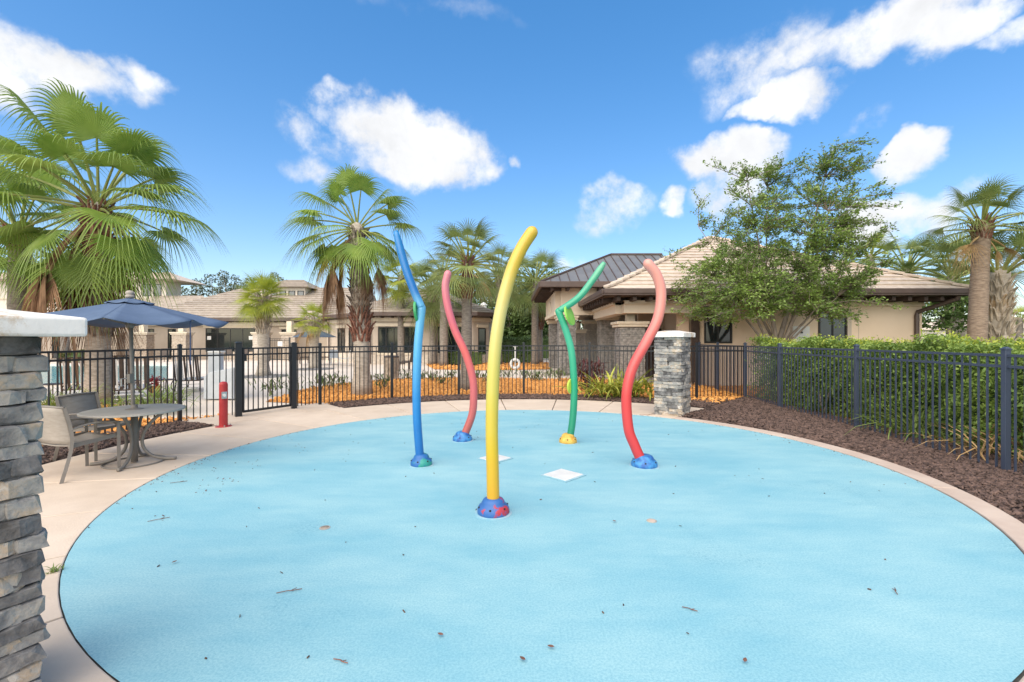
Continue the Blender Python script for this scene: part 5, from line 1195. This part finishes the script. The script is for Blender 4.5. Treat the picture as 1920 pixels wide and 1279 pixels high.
# low hedge masses under the wood
rng = np.random.default_rng(77)
def shrub_mass(name, label, x0, x1, y0, y1, z1, m_, n, leaf, cat='hedge', seed=1, group=None, z0=0, wob=.12, bulge=0, top_m=None, top_n=0):
    rng = np.random.default_rng(seed); b = Vector(((x0 + x1) / 2, (y0 + y1) / 2, 0)); t = thing(name, tuple(b), label, cat, group)
    ph = rng.uniform(0, 6, 4)
    def top(x, y): return z1 + wob * (np.sin(x * 3.1 + ph[0]) * .5 + np.sin(y * 2.3 + ph[1]) * .5 + np.sin(y * 6.1 + ph[2]) * .35)
    x = rng.uniform(x0, x1, n); y = rng.uniform(y0, y1, n); u = rng.random(n)
    # mostly near the faces
    face = rng.integers(0, 10, n); x = np.where(face < 5, x0 + np.abs(rng.normal(0, .12, n)), x); tz = top(x, y); z = z0 + (tz - z0) * u
    tp = face >= 7; z = np.where(tp, tz - np.abs(rng.normal(0, .06, n)), z); y = np.where(face == 5, y0 + np.abs(rng.normal(0, .1, n)), y); x = x + (.10 * np.sin(y * 2.7 + ph[3]) + bulge * np.sin(y * 5.3 + z * 4 + ph[0]) * np.cos(z * 5.1 + y * 1.7)) * (u < .97) + rng.normal(0, .05 + bulge * .5, n)
    V, F = leaf_quads(np.stack([x, y, z], 1), leaf, rng, .5, .3); link('foliage', np_mesh('foliage', V - np.array(b), F, m_), t, b, kind='stuff')
    if top_m:
        x = rng.uniform(x0 - .05, x1, top_n); y = rng.uniform(y0, y1, top_n); z = top(x, y) + rng.uniform(-.14, .10, top_n)
        V, F = leaf_quads(np.stack([x, y, z], 1), leaf * .9, rng, .45, .1, np.tile((0, 0, 1.), (top_n, 1))); link('new_growth', np_mesh('new_growth', V - np.array(b), F, top_m), t, b, kind='stuff')
    cm = MB().box((b.x + .16, b.y, z1 * .47), (x1 - x0 - .42, y1 - y0 - .3, z1 * .86 - .05)); cm.build('branch_core', M['leafd'], t)
    for i in range(max(3, int((y1 - y0) / 1.0))):
        yy = y0 + .3 + i * 1.0
        if yy < y1: MB().tube([(x0 + .3, yy, 0), (x0 + .25, yy + .1, z1 * .7)], .02, 5).build('stem', M['bark'], t)
    return t
shrub_mass('hedge', 'dense green hedge with yellow tips behind the right fence', 6.85, 8.4, 2.6, 13.0, 1.52, M['hedge'], 95000, .06, seed=4, wob=.16, bulge=.13, top_m=M['hedgey'], top_n=9000)
shrub_mass('hedge', 'low green hedge at the foot of the clubhouse wing', cx_(835, 30), cx_(905, 30), 29.4, 30.3, .85, M['leafm'], 2500, .12, seed=5)
shrub_mass('hedge', 'dark clipped hedge under the trees right of the wing', cx_(900, 37), cx_(1040, 37), 36.5, 38, 1.75, M['leafd'], 6000, .16, seed=6)
shrub_mass('hedge', 'low light green planting behind the life ring', cx_(905, 33), cx_(1000, 33), 32, 33.4, .7, M['leafm'], 2500, .14, seed=7)
shrub_mass('hedge', 'small yellow-green planting at the far edge of the pool', cx_(125, 33), cx_(165, 33), 32.4, 33.4, .8, M['sprig'], 1500, .14, seed=8)

# ------------------------------------------------------------------ strap plants and shrubs
def blade(L_, w, arch, n=5):
    mb = MB(); vs = []; fs = []
    for i in range(n + 1):
        f = i / n; r_ = L_ * f; x = r_ * math.cos(arch * f * .5) ; z = r_ * math.sin(1.25 - arch * f) if False else None
        a = 1.2 - arch * f
        if i == 0: p = Vector((0, 0, 0))
        else: p = p + Vector((math.cos(a), 0, math.sin(a))) * L_ / n
        ww = w * (1 - f ** 2.2) * (.55 + .9 * min(f * 2, 1) * .5)
        vs += [(p.x, -ww, p.z + ww * .5), (p.x, 0, p.z), (p.x, ww, p.z + ww * .5)]
    for i in range(n): q = i * 3; fs += [(q, q + 3, q + 4, q + 1), (q + 1, q + 4, q + 5, q + 2)]
    return mb.add(vs, fs)
def mk(m_, L_, w, arch): return blade(L_, w, arch).mesh('leaf', m_)
BR = [mk(M['brom'], .80, .034, a) for a in (.7, 1.2, 1.7)]
b = G(1163, 746.5); t = thing('strap_leaf_plant', (b.x, b.y, 0), 'bright yellow-green strap-leaved clump in front of the back fence', 'plant')
for i in range(170):
    cx, cy = b.x + rnd.gauss(0, .44), b.y + rnd.gauss(0, .13); a = rnd.uniform(0, 360)
    link('leaf', rnd.choice(BR), t, (cx, cy, .02 + rnd.uniform(0, .16)), (0, rnd.uniform(-.25, .35), R(a)), [rnd.uniform(.75, 1.35)] * 3)
for i in range(7):
    MB().tube([(b.x + (i - 3) * .17, b.y, 0), (b.x + (i - 3) * .17, b.y, .25)], .025, 6).build('stem', M['sprig'], t)
def tuft(name, label, c, n, L_, w, m_, spread, cat, group=None, seed=0, zoff=0, lo=.4, hi=1.8, stems=False, height=0):
    """plant of blades in one foliage part"""
    rr = random.Random(seed); t = thing(name, (c[0], c[1], 0), label, cat, group); mb = MB()
    for i in range(n):
        bl_ = blade(L_ * rr.uniform(.6, 1.25), w, rr.uniform(lo, hi), 4); a = rr.uniform(0, 6.283); ca, sa = math.cos(a), math.sin(a); ox, oy = rr.gauss(0, spread), rr.gauss(0, spread); oz = rr.uniform(0, height)
        mb.add([(c[0] + ox + x * ca - y * sa, c[1] + oy + x * sa + y * ca, z + oz + zoff) for x, y, z in bl_.v], bl_.f)
    mb.build('foliage', m_, t, kind='stuff')
    if height:
        for i in range(4):
            a = R(90 * i + 20); MB().tube([(c[0], c[1], 0), (c[0] + .12 * math.cos(a), c[1] + .12 * math.sin(a), height)], .012, 5).build('stem', M['bark'], t)
    return t
q = Wp(1106, 716, 15.0); tuft('cordyline', 'burgundy-leaved cordyline shrub behind the fence, left of the yellow-green clump', (q.x, 15.0), 240, .38, .026, M['redleaf'], .22, 'shrub', seed=1, height=.85, lo=.3, hi=1.6)
sp = [(507, 742, .5), (548, 735, .5), (602, 733, .55), (622, 726, .5), (640, 722, .35), (708, 716, .35), (722, 728, .35), (745, 710, .4), (765, 712, .35), (792, 712, .35), (812, 714, .4), (829, 720, .35), (848, 710, .4), (895, 710, .4), (912, 716, .35), (932, 712, .4), (952, 708, .4), (985, 710, .4), (1000, 714, .4), (1012, 714, .35), (1030, 710, .4), (1050, 714, .55)]
lw = ['just right of the gate hinge post', 'inside the gate opening', 'left of the first back fence post', 'right of the first back fence post', 'left of the middle palm trunk', 'right of the middle palm trunk', 'before the slatted bin', 'beside the slatted bin', 'left of the blue pole', 'right of the blue pole', 'midway between blue and faded red poles', 'lowest in the bed left of the faded red pole', 'left of the slender palm trunk', 'right of the faded red pole', 'left of the yellow pole', 'behind the yellow pole', 'left of the life ring', 'right of the life ring', 'second right of the life ring', 'third right of the life ring', 'left of the green pole', 'tallest, at the green pole']
for i, ((u, v, h), l) in enumerate(zip(sp, lw)):
    p = G(u, v); tuft('shrub', 'young green shrub in orange mulch, ' + l, (p.x, p.y), 46, h * .55, .022, M['sprig'], .12 + .1 * h, 'shrub', 'young shrubs in the orange bed', seed=i, height=h * .75, lo=.2, hi=1.2)
for i, (u, v, L_, n, sprd, l, h) in enumerate(((100, 782, .95, 170, .24, 'fountain grass clump left of the patio chairs behind the fence', 0), (140, 772, .75, 100, .2, 'smaller fountain grass clump beside the big palm trunk', 0), (235, 778, .5, 80, .22, 'leafy green clump behind the umbrella pole', .3), (300, 776, .5, 90, .22, 'leafy green clump left of the fence post behind the table', .35), (318, 768, .45, 60, .18, 'small leafy clump touching the left fence post', .3))):
    p = G(u, v); tuft('ornamental_grass', l, (p.x, p.y), n, L_, .012 if h == 0 else .018, M['grassblade'], sprd, 'grass clump', 'grass clumps behind the left fence', seed=70 + i, height=h, lo=.5, hi=1.9)
p = Wp(1655, 800, 7.6); tuft('strap_leaf_plant', 'arching long-leaved plant growing through the right fence', (6.62, 7.55), 60, 1.0, .018, M['grassblade'], .16, 'plant', seed=80, lo=.6, hi=2.1)
tuft('strap_leaf_plant', 'yellowish dry strap leaves at the hedge foot near the right post', (6.68, 6.3), 46, .85, .016, M['deadt'], .25, 'plant', seed=81, lo=.6, hi=2.1)
tuft('shrub', 'light green young shrub at the hedge foot, right of the second post', (6.75, 10.0), 70, .35, .02, M['sprig'], .16, 'shrub', seed=82, height=.5, lo=.3, hi=1.4)
q = G(104, 1072); tuft('weed', 'small green weed growing in the joint at the left pad edge', (q.x, q.y), 26, .07, .005, M['grassblade'], .02, 'weed', seed=83, lo=.4, hi=1.8)
# red pot plant by the pool
p = G(290, 742); t = thing('flower_pot', (p.x, p.y, 0), 'small terracotta pot with red flowers beside the pool chairs', 'flower pot')
MB().lathe([(.10, 0), (.15, .26), (.16, .28), (.12, .27)], p, 16).build('pot', M['needle'], t)
rng = np.random.default_rng(9); P = np.array(p) + np.array((0, 0, .42)) + rng.normal(0, .08, (160, 3)); V, F = leaf_quads(P, .07, rng, .7); link('bloom', np_mesh('bloom', V - np.array((p.x, p.y, 0)), F, M['red']), t, (p.x, p.y, 0), kind='stuff')

# ------------------------------------------------------------------ far right: fence, houses, car
fence('fence', [(14.1, 15.6), (16.2, 15.5), (18.4, 15.4), (20.6, 15.3)], 'second black picket fence far right beyond the hedge', M['iron'])
def house(x0, x1, y0, y1, h, rh, label, wm, rm, doors):
    t = thing('house', ((x0 + x1) / 2, y0, 0), label, 'house', 'distant houses'); MB().box(((x0 + x1) / 2, (y0 + y1) / 2, h / 2), (x1 - x0, y1 - y0, h)).build('wall', wm, t)
    o = .5; dd = min((x1 - x0), (y1 - y0)) / 2 + o; a = [(x0 - o, y0 - o, h), (x1 + o, y0 - o, h), (x1 + o, y1 + o, h), (x0 - o, y1 + o, h)]; ym = (y0 + y1) / 2
    p, q = (x0 - o + dd, ym, h + rh), (x1 + o - dd, ym, h + rh)
    MB().add(a + [p, q], [(0, 1, 5, 4), (1, 2, 5), (2, 3, 4, 5), (3, 0, 4), (3, 2, 1, 0)]).build('roof', rm, t)
    for dx, w, hh, kind in doors: MB().box((x0 + dx, y0 - .03, hh / 2 + (.0 if kind == 'garage_door' else .9)), (w, .06, hh)).build(kind, M['white'] if kind == 'garage_door' else M['glassb'], t)
house(cx_(1728, 62), cx_(1800, 62), 62, 74, 2.9, 2.4, 'distant white house with tan roof right of the tan building', M['pale'], M['tile'], ((1.4, 1.3, 1.5, 'window'), (4.0, 2.6, 2.2, 'garage_door')))
house(cx_(1875, 58), cx_(2010, 58), 58, 70, 3.0, 2.5, 'distant pale house at the right edge behind the thick palm', M['pale'], M['tile'], ((1.6, 1.2, 1.2, 'window'), (5, 2.6, 2.2, 'garage_door')))
house(cx_(1805, 80), cx_(1865, 80), 80, 92, 3.1, 2.5, 'farthest pale house glimpsed between the two right palms', M['cream'], M['tileold'], ((2, 1.2, 1.2, 'window'),))
def car(x, y, label, m_):
    t = thing('parked_car', (x, y, 0), label, 'car')
    pr = [(-2.2, .35), (-2.2, .8), (-1.9, .95), (-1.2, 1.0), (-.6, 1.42), (.8, 1.45), (1.5, 1.0), (2.1, .9), (2.2, .6), (2.2, .35)]
    vs = [(x + a, y - .85, b_) for a, b_ in pr] + [(x + a, y + .85, b_) for a, b_ in pr]; n = len(pr)
    MB().add(vs, [tuple(range(n)), tuple(range(2 * n - 1, n - 1, -1))] + [(i, n + i, n + (i + 1) % n, (i + 1) % n) for i in range(n)]).build('body', m_, t, bevel=.06)
    MB().add([(x - 1.05, y - .86, 1.03), (-.55 + x, y - .86, 1.36), (.75 + x, y - .86, 1.38), (1.3 + x, y - .86, 1.03)], [(0, 3, 2, 1)]).build('side_window', M['glass'], t)
    for a in (-1.35, 1.35):
        for s in (-1, 1):
            w = MB().tube([(x + a, y + s * .78, .33), (x + a, y + s * .9, .33)], .33, 18).build('wheel', M['dark'], t); MB().tube([(x + a, y + s * .89, .33), (x + a, y + s * .915, .33)], .19, 12).build('rim', M['steel'], w)
car(cx_(1897, 40), 40, 'dark parked car at the right edge beyond the fences', mat('car_paint', (.03, .035, .045), None, .25, coat=.6))
sheet('road', [(12, 37), (60, 35), (60, 46), (12, 48)], -.05, mat('asphalt', (.07, .07, .075), (.10, .10, .10), .9, 6))

# ------------------------------------------------------------------ leaf litter on the pad
lit = []
for _ in range(95):
    a = rnd.uniform(0, 360); r_ = RP * math.sqrt(rnd.random()) * .97; x, y = polar(r_, a)
    if y < 1.8: continue
    lit.append((x, y, .006))
chips('leaf_litter', mat('dead_leaf', (.02, .014, .01), (.12, .07, .045), .9, 8, 2), lit, .017, 5)
lit = []
for u, v in ((400, 880), (415, 905), (395, 925), (380, 918), (300, 970), (440, 898), (330, 890), (352, 880), (480, 868), (560, 830), (575, 842)):
    for k in range(5): p = G(u + rnd.gauss(0, 9), v + rnd.gauss(0, 5)); lit.append((p.x, p.y, .006))
for _ in range(260):
    a = rnd.choice((-95, -70, -40, 30, 60, 85)) + rnd.gauss(0, 9); x, y = polar(RP - abs(rnd.gauss(0, .07)), a); lit.append((x, y, .006))
chips('leaf_litter', M['bootr'], lit, .013, 6)
tl = [((300, 975), .09, 40, 'thin dry twig on the left of the pad'), ((545, 1110), .085, 20, 'forked dry twig on the pad left of centre'), ((337, 905), .09, 30, 'small twig near the left pad rim'), ((1295, 1145), .05, -30, 'curled brown leaf stem right of the pad centre'), ((1680, 1110), .05, 60, 'dark twig on the right of the pad'), ((640, 1243), .05, -20, 'tan leaf sliver at the bottom of the pad'), ((1215, 778), .2, 8, 'dark stick lying at the foot of the far pillar')]
for (u, v), L_, a, l in tl:
    p = G(u, v); t = thing('twig', (p.x, p.y, 0), l, 'twig', 'fallen twigs on the pad'); d = Vector((math.cos(R(a)), math.sin(R(a)), 0)); d2 = Vector((math.cos(R(a + 38)), math.sin(R(a + 38)), 0)); c = Vector((p.x, p.y, .009))
    MB().tube(catmull([c - d * L_, c - d * L_ * .3 + d2 * .01, c, c + d * L_ * .8], 3), .0026, 5).build('stick', M['bootr'], t)
    MB().tube([c, c + d2 * L_ * .5], .002, 5).build('side_twig', M['bootr'], t)
for (u, v), l in (((826, 1194), 'dark curled leaf left of centre near the bottom'), ((1033, 1217), 'dark curled leaf at the bottom centre'), ((980, 1240), 'small dark leaf at the bottom left of centre'), ((327, 1057), 'dark leaf on the left part of the pad'), ((1152, 980), 'dark seed pod right of the yellow pole base'), ((1397, 1243), 'dark leaf at the bottom right of centre')):
    p = G(u, v); t = thing('fallen_leaf', (p.x, p.y, 0), l, 'leaf', 'fallen leaves on the pad'); a = rnd.uniform(0, 6.28); vs = []
    for i in range(5):
        f = i / 4 - .5; w = .009 * (1 - (2 * f) ** 2) + .001; x = f * .038
        for y in (-w, w): vs.append((p.x + x * math.cos(a) - y * math.sin(a), p.y + x * math.sin(a) + y * math.cos(a), .006 + .012 * abs(y) / .011 + .01 * (2 * f) ** 2))
    o = MB().add(vs, [(2 * i, 2 * i + 1, 2 * i + 3, 2 * i + 2) for i in range(4)]).build('blade', M['bootr'], t)
